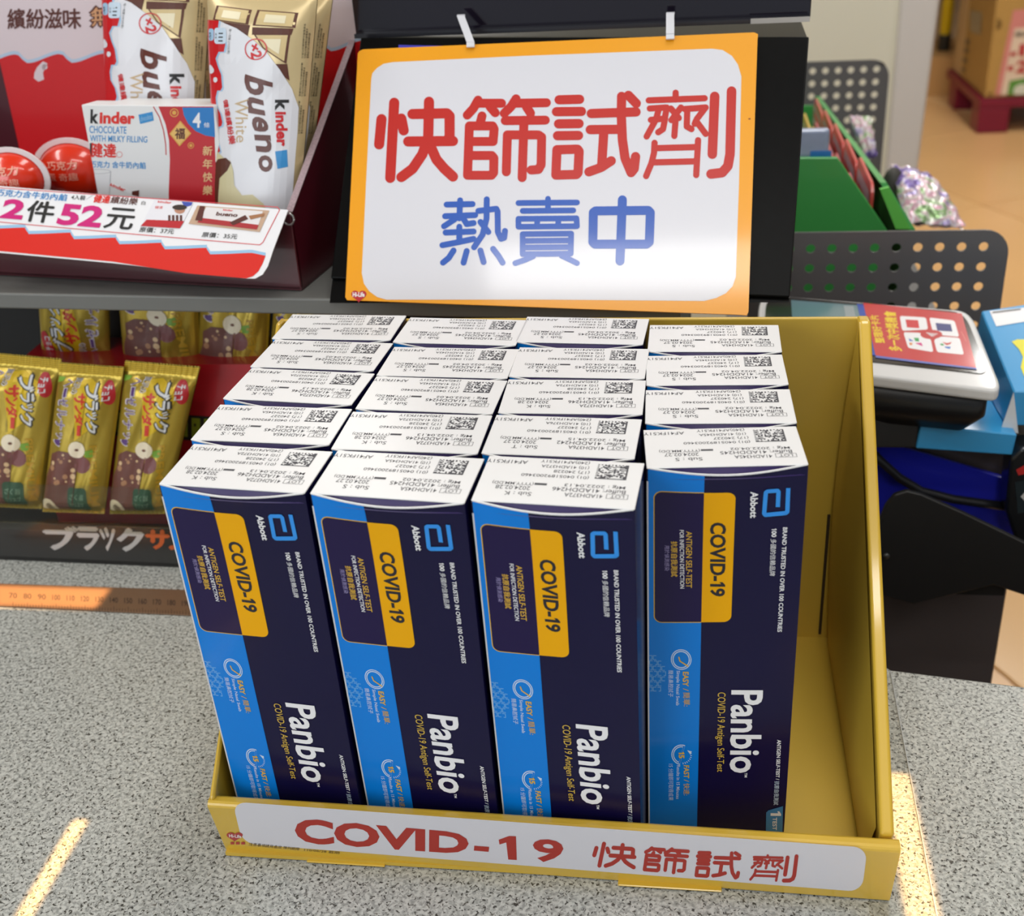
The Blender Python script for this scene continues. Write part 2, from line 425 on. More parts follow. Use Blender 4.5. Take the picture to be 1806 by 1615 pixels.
P.text('注意事項請見盒底 陳列期限', [(250, 346), (498, 372), (494, 386), (246, 362)], DK, 2)
P.text('110/06/28 截期', [(520, 375), (692, 391), (690, 404), (518, 388)], DK, 2)
HR = mat('#b23a3a', .4); HW = mat('#f0e0e0', .5)
def heart(P, cx, cy, w, h, m, layer):
    pts = []
    for i in range(28):
        t = 2*math.pi*i/28; x = 16*math.sin(t)**3; y = 13*math.cos(t)-5*math.cos(2*t)-2*math.cos(3*t)-math.cos(4*t)
        pts.append((cx+x/32*w, cy-y/29*h+h*.02))
    P.poly(pts, m, layer)
heart(P, 178, 315, 80, 46, HR, 2); P.text('Hi-Life', [(150, 304), (210, 308), (212, 324), (152, 320)], HW, 3, off=.03)
for x in (158, 184, 210): P.rect(x, 344, x+18, 356, HR, 2)
# ---- brush-round characters shared by the lip and the sign (crop of the sign: origin 600,0 scale .4651)
CH = {
'快': (34, [[(157, 452), (148, 548)], [(205, 390), (190, 675)], [(232, 450), (241, 495)], [(337, 386), (334, 520), (312, 585), (275, 640), (232, 672)], [(274, 433), (405, 430), (415, 440), (415, 530)], [(258, 537), (428, 535)], [(340, 548), (365, 605), (395, 640), (428, 670)]]),
'篩': (30, [[(523, 380), (505, 412), (482, 437)], [(520, 392), (612, 392)], [(568, 405), (588, 428)], [(667, 375), (648, 405), (622, 430)], [(665, 392), (782, 390)], [(706, 405), (722, 430)], [(538, 440), (530, 470)], [(490, 478), (578, 478), (584, 490), (580, 535)], [(492, 537), (580, 537)], [(490, 478), (483, 665)], [(486, 590), (575, 590), (583, 600), (582, 655), (574, 665), (484, 665)], [(626, 458), (778, 456)], [(697, 456), (690, 674)], [(630, 652), (634, 512), (752, 512), (764, 520), (762, 625), (752, 643), (724, 645)]]),
'試': (31, [[(830, 379), (908, 377)], [(820, 424), (915, 423)], [(828, 470), (906, 469)], [(824, 515), (904, 514)], [(822, 568), (900, 566), (906, 574), (902, 655), (896, 662), (818, 664), (822, 568)], [(952, 431), (1122, 425)], [(1093, 362), (1123, 393)], [(1067, 366), (1066, 440), (1070, 530), (1080, 600), (1103, 655), (1115, 640), (1120, 594)], [(948, 492), (1048, 491)], [(1000, 494), (992, 622)], [(943, 652), (990, 635), (1028, 610)]]),
'劑': (22, [[(1272, 352), (1272, 378)], [(1170, 381), (1382, 373)], [(1174, 412), (1238, 408)], [(1208, 414), (1198, 452), (1162, 518)], [(1178, 455), (1232, 450), (1224, 490), (1206, 502)], [(1238, 408), (1230, 455)], [(1254, 412), (1284, 448)], [(1292, 408), (1256, 456)], [(1272, 452), (1267, 516)], [(1306, 414), (1386, 408)], [(1316, 416), (1314, 480), (1332, 490)], [(1384, 410), (1352, 452), (1344, 470)], [(1350, 460), (1386, 508)], [(1192, 542), (1190, 580), (1180, 620), (1160, 668)], [(1202, 562), (1350, 558)], [(1190, 616), (1348, 612)], [(1357, 532), (1350, 664)]]),
'刂': (32, [[(1420, 366), (1411, 585)], [(1484, 346), (1478, 585), (1470, 630), (1448, 655), (1406, 660)]]),
'熱': (21, [[(455, 760), (452, 828)], [(404, 776), (502, 774)], [(398, 820), (512, 816)], [(434, 832), (394, 858)], [(468, 830), (480, 850), (506, 846)], [(452, 860), (452, 918)], [(400, 882), (506, 878)], [(388, 930), (440, 920), (506, 906)], [(556, 756), (555, 830), (540, 890), (508, 938)], [(524, 800), (592, 792), (597, 802), (598, 880), (610, 906), (622, 902), (625, 876)], [(532, 842), (562, 880)], [(430, 950), (412, 978), (390, 996)], [(480, 952), (468, 996)], [(532, 950), (544, 994)], [(580, 944), (600, 970), (616, 996)]]),
'賣': (20, [[(788, 754), (788, 798)], [(676, 770), (898, 768)], [(692, 800), (884, 798)], [(676, 830), (896, 828), (898, 858), (676, 860), (676, 830)], [(748, 832), (746, 858)], [(828, 830), (826, 858)], [(692, 888), (876, 886), (874, 962), (692, 964), (692, 888)], [(700, 914), (868, 912)], [(698, 939), (868, 937)], [(732, 972), (700, 986), (664, 998)], [(840, 970), (870, 984), (898, 998)]]),
'中': (30, [[(968, 800), (1168, 798), (1176, 806), (1172, 918), (1162, 926), (966, 926), (958, 918), (960, 806), (968, 800)], [(1070, 758), (1061, 990)]]),
}
def draw(P, ch, m, fn=None, k=1.0, layer=2):
    w, st = CH[ch]; ps = []
    for s_ in st:
        pts = [fn(*p) if fn else p for p in s_]
        P.line(pts, w*k*(1.14 if w > 25 else 1.08), m, layer, coll=ps)
    P.merged(ps, m, layer)
P.crop(950, 1360, 856/1806)
for ch, src, dst in (('快', (130, 368, 445, 692), ((203, 258), (368, 272), (362, 362), (192, 352))),
                     ('篩', (465, 360, 800, 690), ((392, 276), (566, 288), (560, 384), (384, 370))),
                     ('試', (805, 345, 1140, 682), ((586, 290), (758, 298), (752, 404), (580, 390))),
                     ('劑', (1145, 330, 1500, 682), ((790, 302), (968, 310), (960, 414), (780, 404)))):
    H_ = homog([(src[0], src[1]), (src[2], src[1]), (src[2], src[3]), (src[0], src[3])], dst)
    draw(P, ch, RED, H_, .385)
    if ch == '劑': draw(P, '刂', RED, H_, .40)
Mt = LF.mat(); put('lip_print', P.mesh(eps=.00012), tray, Mt)
# ================================================================== TEST KIT BOXES
KW, KD, KH = .0618, .0320, .1987
ZB = z0+.0022; ZT = KH+ZB
REF = (.16429, .03054, .0974)      # front box of the fourth column, whose print is read from the picture
def kitframe(x, y, t): return Frame((x, y, ZB), (math.cos(t), math.sin(t), 0), (0, 0, 1))
KF = kitframe(*REF)
NAVY = mat('#110d38', .25, spec=.22, coat=.10, name='navy_gloss_board', noise=.10, scale=25); BLU = mat('#0a7fdf', .25, spec=.2, coat=.10, name='azure_gloss_board')
PUR = mat('#2f1a5c', .4, name='purple_flap'); KYEL = mat('#f2ae00', .3, coat=.05, spec=.2); GOLD = mat('#e4b63c', .35, spec=.25)
PW = mat('#f2f1f4', .35); PBL = mat('#a9cdf0', .4); LIL = mat('#9a8fc0', .4); DARKP = mat('#1e1244', .25, spec=.22, coat=.10)
def bulge(u, z):
    s = math.sin(math.pi*min(max(u/KW, 0), 1)); d = KH-z
    return .0023*s*math.exp(-d/.014)+.0006*s*math.exp(-(d-.1)**2/.004)
def kface(u, z, n):
    drop = .0030*math.sin(math.pi*min(max(u/KW, 0), 1))*math.exp(-(KH-z)/.010)
    return (u, -bulge(u, z)-n, z-drop*.9)
cart = MB()
def fb(s, t): return kface(.0004+(KW-.0008)*s, KH*t, 0)
cart.grid(lambda s, t: fb(s, 1-(1-t)**1.6), 32, 90, NAVY)
cart.box(0, .0008, .0, KD, 0, KH-.0012, NAVY); cart.box(KW-.0008, KW, 0, KD, 0, KH-.0012, NAVY)
cart.box(0, KW, KD-.0006, KD, 0, KH-.0012, NAVY); cart.box(0, KW, 0, KD, 0, .0006, NAVY)
cart.box(-.00005, .0006, -.0003, .0004, .0, KH-.006, mat('#d8d8dc', .5))
# raw white board edge along the bowed top of the front panel
def edge(s, t):
    x, y, z = kface(.0004+(KW-.0008)*s, KH, 0); return (x, y-.0003+.0008*t, z+.00012)
cart.grid(edge, 16, 1, WHITE)
def edge2(s, t):
    x, y, z = kface(.0004+(KW-.0008)*s, KH, 0); return (x, y-.00032, z+.00012-.0005*t)
cart.grid(edge2, 16, 1, WHITE)
CART = cart.mesh('test_kit_carton')
lid = MB(); lid.box(0, KW, -.0001, KD, KH-.0006, KH, WHITE); LID = bevel(lid.mesh('lid'), .0002, 1)
tk = MB(); tk.grid(lambda s, t: (.001+(KW-.002)*s, .0004*t-.0001-bulge(KW*s, KH)*(1-t)*.9, KH-.0008-.004*(1-t)), 16, 3, PUR); TUCK = tk.mesh('tuck_flap')
# ---- front print
P = Print(lambda x, y: KF.px(x, y)).crop(1120, 820, .21053)
c2 = lambda: P.crop(1120, 1130, .21053)
c1 = lambda: P.crop(1120, 820, .21053)
ub = .02215
# blue band directly in panel units
Pb = Print(lambda x, y: (x, y)); Pb.rect(.0005, .0005, ub, KH-.0004, BLU, 1)
# rounded label: authored in panel units from the fitted corners
u0, u1, v0, v1 = .0030, .0344, KH-.0104, KH-.0732
def rrx(a0, b0, a1, b1, r, cs): return rr(a0, b0, a1, b1, r, 6, cs)
Pb.poly(rrx(u0-.0004, v1-.0004, ub, v0+.0004, .0034, '0110'), GOLD, 2)
Pb.poly(rrx(u0, v1, ub, v0, .0030, '0110'), DARKP, 3)
Pb.poly(rrx(ub, v1-.0002, u1, v0+.0002, .0032, '1001'), KYEL, 2)
CB = mat('#1c1a26', .35); P.tr('COVID-', 790, 783, 480, 975, 135, CB, 4, w1=130, off=.03); one(P, [(782, 984), (781, 1022), (655, 1022), (656, 984)], CB, 4); P.tr('9', 781, 778, 1036, 1103, 126, CB, 4, off=.03)
P.tr('ANTIGEN SELF-TEST', 505, 503, 560, 1035, 50, GOLD, 4, off=.008)
P.tr('FOR INFECTION DETECTION', 436, 440, 550, 1042, 36, PW, 4, off=.012)
P.tr('抗原自我測試', 383, 383, 648, 945, 55, GOLD, 4, fb=.012)
P.tr('用於偵測感染', 316, 316, 683, 897, 42, LIL, 4)
P.tr('Abbott', 1058, 1048, 200, 438, 66, PW, 4, w1=58, off=.03)
P.line([(1310, 182), (1302, 385), (1290, 398), (1118, 412), (1108, 400), (1122, 212), (1135, 202), (1220, 200), (1228, 212), (1222, 345)], 36, mat('#2a94ee', .3, coat=.1), 4, cap=False)
for q in ((1302, 388), (1290, 397), (1118, 412), (1110, 400), (1122, 212), (1135, 203), (1220, 201), (1228, 212)): P.poly(circ(q[0], q[1], 18, 10), mat('#2a94ee', .3, coat=.1), 4)
P.tr('BRAND TRUSTED IN OVER 100 COUNTRIES', 1303, 1255, 520, 1397, 38, PW, 4, off=.02)
one(P, [(1213, 530), (1213, 542), (1171, 542), (1171, 530)], PW, 4); P.tr('00', 1212, 1210, 549, 602, 42, PW, 4, off=.03)
P.tr('多國的信賴品牌', 1211, 1199, 618, 928, 48, PW, 4)
c2()
LB = mat('#cfe2f6', .35)
P.loop(circ(412, 165, 86, 28), circ(412, 165, 79, 28), LB, 3); P.loop(circ(412, 165, 72, 28), circ(412, 165, 64, 28), LB, 3)
P.line([(393, 146), (402, 178), (468, 218)], 10, GOLD, 4)
P.tr('EASY', 475, 474, 266, 388, 50, GOLD, 4, off=.025); P.tr('/', 474, 474, 405, 425, 46, GOLD, 4); P.tr('簡單:', 484, 486, 438, 555, 56, GOLD, 4)
P.tr('Simple Nasal Swab', 402, 396, 258, 550, 36, LB, 4, off=.008)
P.tr('簡易鼻腔拭子', 346, 346, 256, 480, 42, LB, 4)
P.loop(circ(415, 965, 86, 20, a0=100, a1=290), circ(415, 965, 78, 20, a0=100, a1=290), LB, 3)
P.loop(circ(415, 965, 71, 20, a0=110, a1=280), circ(415, 965, 64, 20, a0=110, a1=280), LB, 3)
P.poly([(462, 925), (500, 935), (488, 962)], LB, 3)
for a in range(-10, 90, 13): P.line([(415+72*math.cos(math.radians(a)), 965+66*math.sin(math.radians(a))), (415+86*math.cos(math.radians(a)), 965+80*math.sin(math.radians(a)))], 5, LB, 3, cap=False)
one(P, [(438, 940), (438, 958), (390, 958), (390, 940)], GOLD, 4); P.tr('5', 438, 438, 964, 995, 48, GOLD, 4, off=.03)
P.tr('FAST', 478, 478, 1052, 1160, 46, GOLD, 4, off=.025); P.tr('/', 476, 476, 1172, 1190, 42, GOLD, 4); P.tr('快速:', 482, 482, 1204, 1305, 52, GOLD, 4)
P.tr('Results in 15 Minutes', 402, 396, 1052, 1337, 28, LB, 4, off=.008)
P.tr('15 分鐘即可取得成果', 346, 346, 1044, 1350, 42, LB, 4)
P.tr('Panbio', 1096, 1072, 412, 1108, 268, PW, 4, w1=258, off=.022)
P.tr('TM', 963, 962, 1108, 1145, 22, PW, 4, off=.02)
P.tr('COVID-19 Antigen Self-Test', 784, 768, 432, 1102, 88, mat('#d8b44a', .35), 4, w1=74, off=.004)
P.tr('ANTIGEN SELF-TEST /', 1248, 1232, 828, 1165, 34, PW, 4, w1=30, off=.02); P.tr('抗原自我測試', 1234, 1224, 1175, 1375, 42, LB, 4)
P.poly([(1140, 1422), (1262, 1385), (1258, 1640), (1118, 1640), (1122, 1440)], mat('#2b80bd', .3, coat=.4), 3)
one(P, [(1248, 1428), (1246, 1466), (1158, 1466), (1160, 1428)], PW, 4); P.tr('TEST', 1212, 1210, 1480, 1585, 36, PW, 4, off=.02)
# maze-like pale pattern wrapping the left edge
MZ = mat('#6aaee8', .35); rnd = random.Random(3)
for i in range(4):
    for j in range(7):
        x0 = 142+j%2*6+i*36; y0 = 140+j*44
        if (x0-140)/170+abs(y0-290)/190 > 1.05: continue
        P.line([(x0+26, y0), (x0, y0), (x0, y0+32), (x0+26, y0+32)] if (i+j) % 2 else [(x0, y0), (x0+26, y0), (x0+26, y0+32), (x0+10, y0+32)], 6, MZ, 2, cap=False)
for (s_, off_) in ((P, 0),):
    # panel units: clamp x into the panel
    s_.v = [(min(max(u, .0006), KW-.0006), max(v, .004), l) for u, v, l in s_.v]
Pb.v += []; base = len(Pb.v)
for m in P.mats:
    if m not in Pb.mats: Pb.mats.append(m)
idx = [Pb.mats.index(m) for m in P.mats]
Pb.f += [[base+i for i in f] for f in P.f]; Pb.m += [idx[i] for i in P.m]; Pb.v += P.v
Pb.cut((.0026, .0034))
FRONT = Pb.mesh(lambda u, v, n: kface(u, v, n+.00010), eps=.00006, name='front_print')
# ---- lid print, read from the front box of the third column
def lidprint(var):
    lot, d17, buf, mfg, exp, sub = var
    f3 = at(830, 878, 2, ZT); g3 = at(1124, 898.7, 2, ZT); t3 = math.atan2(g3[1]-f3[1], g3[0]-f3[0])
    c = (f3+g3)/2; L3 = Frame((c[0]-math.cos(t3)*KW/2, c[1]-math.sin(t3)*KW/2, ZT), (math.cos(t3), math.sin(t3), 0), (-math.sin(t3), math.cos(t3), 0))
    INK = mat('#48484e', .6); P = Print(lambda x, y: (x, y))
    def T(s, x0, x1, y, h=.0026):
        a = L3.px(820+x0*.3433, 540+y*.3433); b = L3.px(820+x1*.3433, 540+y*.3433); v = (a[1]+b[1])/2
        P.text(s, [(b[0], v-h/2), (a[0], v-h/2), (a[0], v+h/2), (b[0], v+h/2)], INK, 1, off=.004)
    T('AF41FK51Y', 128, 342, 808, .0025)
    T('(240)AF41FK51Y', 405, 660, 815); T('(10) 41ADH%s' % lot, 405, 655, 838); T('(17) '+d17, 468, 655, 862); T('(01) 04051892003460', 298, 652, 880)
    T('(YYYY.MM.DD)', 150, 366, 909); T(exp, 165, 346, 931); T('Sub : '+sub, 206, 350, 960)
    T('Mfg : '+mfg, 518, 836, 932); T('Buffer: 41ADDH%s' % buf, 452, 836, 953); T('41ADH'+lot, 514, 716, 976)
    a = L3.px(820+788*.3433, 540+985*.3433); 
    P.loop([(a[0]-.0041, a[1]-.0016), (a[0]+.0041, a[1]-.0016), (a[0]+.0041, a[1]+.0016), (a[0]-.0041, a[1]+.0016)], [(a[0]-.0039, a[1]-.0014), (a[0]+.0039, a[1]-.0014), (a[0]+.0039, a[1]+.0014), (a[0]-.0039, a[1]+.0014)], INK, 1)
    P.text('LOT', [(a[0]+.0026, a[1]-.001), (a[0]-.0026, a[1]-.001), (a[0]-.0026, a[1]+.001), (a[0]+.0026, a[1]+.001)], INK, 1)
    a = L3.px(820+395*.3433, 540+928*.3433)
    P.rect(a[0]-.0024, a[1]+.0008, a[0]+.0024, a[1]+.0022, INK, 1)
    P.line([(a[0]-.0022, a[1]-.0022), (a[0]+.0022, a[1]-.0022), (a[0]+.0022, a[1]-.0004), (a[0]+.0008, a[1]+.0004), (a[0]-.0008, a[1]+.0004), (a[0]-.0022, a[1]-.0004), (a[0]-.0022, a[1]-.0022)], .00028, INK, 1, cap=False)
    # matrix patch of ink dots
    a = L3.px(820+768*.3433, 540+868*.3433); r = random.Random(hash(sub) if 0 else ord(sub)); N = 18; wx, wy = .0121, .0105
    for i in range(N):
        for j in range(N):
            if i in (0, N-1) and (i == 0 or j % 2) or j in (0, N-1) and (j == 0 or i % 2) or (0 < i < N-1 and 0 < j < N-1 and r.random() < .5):
                x = a[0]+wx/2-wx*(i+1)/N; y = a[1]-wy/2+wy*j/N; P.rect(x, y, x+wx/N, y+wy/N, INK, 1)
    return P.mesh(lambda u, v, n: (u, v, KH+n), eps=.00006, name='lid_print')
VAR = {'K': lidprint(('372A', '240228', '246', '2022.04.13', '2024.02.28', 'K')), 'S': lidprint(('345A', '240227', '245', '2022.04.02', '2024.02.27', 'S')), 'T': lidprint(('376A', '240227', '242', '2022.04.15', '2024.02.27', 'T'))}
def kit():
    t = thing('test_kit_box', 'x', 'test kit box', group='blue test kit boxes in the yellow tray')
    c = put('carton', CART, t); put('lid', LID, t); put('tuck_flap', TUCK, t); put('front_print', FRONT, c); put('lid_print', VAR['K'], t)
    return t
def copy_tree(o, parent=None):
    c = o.copy(); COL.objects.link(c); c.parent = parent
    for ch in [q for q in bpy.data.objects if q.parent == o]: copy_tree(ch, c)
    return c
rows = [
 [((279.6, 852), (543, 869), 'K'), ((336, 774), (583, 784), 'S'), ((393.7, 701.6), (621.7, 713.5), 'K'), ((440, 646), (660, 654), 'S'), ((475.6, 599.4), (687.6, 602.6), 'S')],
 [((549, 868), (825, 886), 'S'), ((588, 790.5), (840.6, 799), 'K'), ((629.7, 719.9), (868, 729), 'S'), ((665.7, 662.7), (892, 668), 'S'), ((690.8, 602.6), (911, 608.7), 'S')],
 [((832, 880), (1126, 896.7), 'K'), ((853.6, 798), (1118, 808), 'T'), ((881, 727), (1130.7, 730), 'K'), ((899.6, 663), (1135, 667), 'S'), ((912, 602), (1130.7, 607), 'S')],
 [((1139, 826.7), (1427, 816), 'S'), ((1137.5, 746), (1406, 745), 'S'), ((1139, 679), (1391.6, 677), 'S'), ((1143, 619), (1378, 619.6), 'S')]]
colw = ('leftmost', 'second from left', 'third from left', 'rightmost'); roww = ('front', 'second', 'third', 'fourth', 'backmost')
nb_ = (5, 5, 5, 4); K0_ = kit(); first = True; PITCH = .0340
for ci, rw in enumerate(rows):
    poses = []
    for (fl_, fr_, v) in rw:
        a = at(*fl_, 2, ZT); b = at(*fr_, 2, ZT); t = math.atan2(b[1]-a[1], b[0]-a[0]); c = (a+b)/2; poses.append([c[0], c[1], t])
    if ci == 3: poses[0][2] = .075
    for i in range(1, len(poses)):
        poses[i][1] = max(poses[i][1], poses[i-1][1]+KD+.0035)
    for ri, ((cx, cy, t), (fl_, fr_, v)) in enumerate(zip(poses, rw)):
        o = K0_ if first else copy_tree(K0_); first = False
        o.location = (cx-math.cos(t)*KW/2, cy-math.sin(t)*KW/2, ZB); o.rotation_euler = (0, 0, t)
        lean = (.0070, .0105, .0108, 0)[ci]*(1-ri/(nb_[ci]-1.))/KH
        o.rotation_euler = (lean, 0, t); o.location.y += KH*lean; o.location.x -= 0
        for ch in [q for q in bpy.data.objects if q.parent == o]:
            if ch.name.startswith('lid_print'): ch.data = VAR[v]
        nb = 4 if ci == 3 else 5; rn = roww[ri] if ri < nb-1 else 'backmost'
        o['label'] = 'blue and navy test kit box with white lid, %s of the %s column' % (rn, colw[ci])
# ================================================================== SHELF
GR = mat('#737370', .5, metal=.3, noise=.08, scale=14, bump=.05, name='grey_painted_steel')
SZ = .1870
SF = Frame((-.235, .268, SZ), (.41, -.026, 0), (0, .026, .41))   # front edge direction, U along the shelf
Sd = np.array([.0632, .998, 0.0])
def sp(u, d, z): return np.array([-.235, .268, 0])+SF.U*u+Sd*d+np.array([0, 0, z])
shelf = thing('steel_shelf', 'grey steel shelf carrying the chocolate display and the black carton', 'shelf', (0, .3, 0))
mb = MB(); mb.prism([sp(-.30, 0, 0), sp(.410, 0, 0), sp(.410, .26, 0), sp(-.30, .26, 0)], np.array([0, 0, SZ-.0105]), np.array([0, 0, SZ-.0004]), GR)
put('shelf_board', bevel(mb.mesh(), .0012, 3), shelf)
mb = MB(); mb.prism([sp(-.30, .24, 0), sp(.40, .24, 0), sp(.40, .262, 0), sp(-.30, .262, 0)], np.array([0, 0, .0]), np.array([0, 0, SZ-.011]), mat('#1d1b1a', .6)); put('rear_panel', mb.mesh(), shelf)
mb = MB(); mb.prism([sp(.385, .05, 0), sp(.40, .05, 0), sp(.40, .24, 0), sp(.385, .24, 0)], np.array([0, 0, .0]), np.array([0, 0, SZ-.011]), GR); put('side_support', mb.mesh(), shelf)
mb = MB(); a = sp(.005, .10, .0); 
mb.prism([sp(-.02, .10, .178), sp(.045, .10, .178), sp(.052, .10, .172), sp(.012, .10, .10), sp(-.02, .10, .055)], np.array([0, 0, 0]), np.array([0, .004, 0]), mat('#4a4743', .45, metal=.4)); put('support_bracket', bevel(mb.mesh(), .0008), shelf)
# ================================================================== RULER
RB = mat('#80624a', .38, metal=.25, noise=.05, scale=60, name='bronze_ruler')
q = [at(-60, 1029, 2, .0), at(345, 1043, 2, .0), at(358, 1088, 2, .0), at(-60, 1068, 2, .0)]
q = [np.array([p[0], p[1], .0003]) for p in q]
mb = MB(); mb.prism(q, np.array([0, 0, 0]), np.array([0, 0, .0009]), RB); ruler = tag(put('flat_ruler', bevel(mb.mesh(), .0002, 1)), 'bronze metal ruler lying on the counter before the candy display', 'ruler')
RFm = Frame((q[3][0], q[3][1], .0012), q[2]-q[3], q[0]-q[3]); P = Print(RFm.px); IK = mat('#3a2a20', .6)
for i, n_ in enumerate(range(70, 200, 10)):
    x = 23+25.4*(i-.0); y = 1048+.045*x
    P.text(str(n_), [(x-7, y-4), (x+7, y-3.5), (x+7, y+6), (x-7, y+5.5)], IK, 1, off=.012)
    for k_ in range(5): P.line([(x+k_*5, y+22-k_*0), (x+k_*5, y+(16 if k_ else 12))], .8, IK, 1, cap=False)
put('ruler_marks', P.mesh(), ruler, RFm.mat())
# ================================================================== CANDY BARS (lower display)
def foil(col, name, rough=.26, metal=.55):
    return mat(col, rough, metal=metal, noise=.05, scale=60, bump=.35, name=name)
YF = foil('#b39a3c', 'yellow_foil'); YF2 = mat('#e0b715', .3, metal=.2); OLV = mat('#b5a04a', .32, metal=.4)
BAR = Frame((-.26, .262, .012), (1, -.03, 0), (0, .16, .985))
BF = 360/1453
bref = [(900, 385), (1425, 430), (1170, 1475), (782, 1475)]
BK, SV, OR2, CHO, NUT, GRN, DG, LV = mat('#23211f', .4), mat('#d7d8da', .4), mat('#c8301e', .4), mat('#6b4038', .4, noise=.15, scale=300), mat('#e8dcc2', .45), mat('#6f9a2c', .45), mat('#1f4f38', .45), mat('#e6dfe2', .4)
PUR2 = mat('#5a3a78', .4)
def bar_print(P):
    P.poly([(900, 480), (960, 480), (940, 545), (890, 560)], mat('#7fae35', .4), 1)
    P.poly([(1060, 540), (1180, 500), (1300, 640), (1180, 900), (1050, 1000), (1050, 700)], mat('#cfae18', .35, metal=.2), 1)
    for t_, x1, x0, y0, y1 in (('へ', 1030, 960, 530, 585), ('ー', 1000, 965, 595, 670), ('ゼ', 1010, 930, 675, 745), ('ル', 995, 920, 765, 840), ('ナ', 975, 900, 855, 925), ('ッ', 960, 905, 945, 985), ('ツ', 945, 885, 990, 1040)):
        P.text(t_, [(x1, y0), (x1-4, y1), (x0-4, y1), (x0, y0)], LV, 2, fb=.07); P.text(t_, [(x1-3, y0+3), (x1-7, y1-3), (x0, y1-3), (x0+4, y0+3)], PUR2, 3, fb=.02)
    P.tr('贅沢の', 1100, 1075, 515, 640, 48, LV, 2, fb=.05); P.tr('贅沢の', 1097, 1073, 518, 636, 42, BK, 3)
    for m_, l_, fb_ in ((BK, 2, .10), (SV, 3, .035)):
        d = 0 if l_ == 2 else 5
        for t_, x1, x0, y0, y1 in (('ブ', 1255, 1140, 560, 690), ('ラ', 1250, 1150, 690, 770), ('ッ', 1235, 1155, 775, 840), ('ク', 1225, 1145, 845, 945)):
            P.text(t_, [(x1-d, y0+d), (x1-8-d, y1-d), (x0-8+d, y1-d), (x0+d, y0+d)], m_, l_, fb=fb_)
    for m_, l_, fb_ in ((mat('#e0a020', .4), 2, .09), (OR2, 3, .05)):
        for t_, x1, x0, y0, y1 in (('サ', 1145, 1060, 640, 730), ('ン', 1130, 1060, 735, 800), ('ダ', 1125, 1055, 805, 880), ('ー', 1105, 1075, 885, 960)):
            P.text(t_, [(x1, y0), (x1-6, y1), (x0-6, y1), (x0, y0)], m_, l_, fb=fb_)
    P.tr('一目惚れの', 1058, 1050, 890, 985, 14, BK, 3)
    P.poly(circ(1310, 635, 42, 22, ry=100), mat('#b2202c', .35), 3)
    P.tr('チョコ', 1338, 1318, 580, 695, 56, SV, 4, fb=.03)
    # chocolate, nuts and leaf
    P.poly([(870, 1100), (930, 1070), (1040, 1085), (1065, 1150), (1040, 1250), (1010, 1475), (800, 1475), (830, 1240), (860, 1180)], CHO, 2)
    r_ = random.Random(5)
    for _ in range(16):
        x, y = r_.uniform(880, 1030), r_.uniform(1095, 1290); P.poly(circ(x, y, r_.uniform(6, 20), 7), (mat('#a97d5c', .4), mat('#d3b58c', .4))[_ % 2], 3)
    P.poly(circ(1090, 1160, 55, 16), mat('#7a4a4a', .4), 2); P.poly(circ(1062, 1060, 58, 18), NUT, 3); P.poly(circ(1062, 1062, 14, 10, ry=9), mat('#6b3f28', .5), 4)
    P.poly([(1110, 1070), (1170, 1060), (1165, 1115), (1120, 1110)], GRN, 2)
    P.poly(circ(845, 1430, 58, 16, ry=52), NUT, 3); P.poly(circ(850, 1435, 26, 12, ry=30), mat('#8a7a62', .5), 4)
    P.poly(rr(985, 1305, 1110, 1450, 22), DG, 3)
    P.text('ざく旨', [(1000, 1340), (1095, 1340), (1090, 1375), (998, 1375)], mat('#8fb09a', .5), 4); P.text('クリスプ', [(998, 1390), (1090, 1390), (1086, 1420), (998, 1420)], mat('#8fb09a', .5), 4)
    P.tr('PREMIUM', 1195, 1165, 1030, 1420, 42, mat('#b08a1a', .4), 2, off=.02)
HB = None
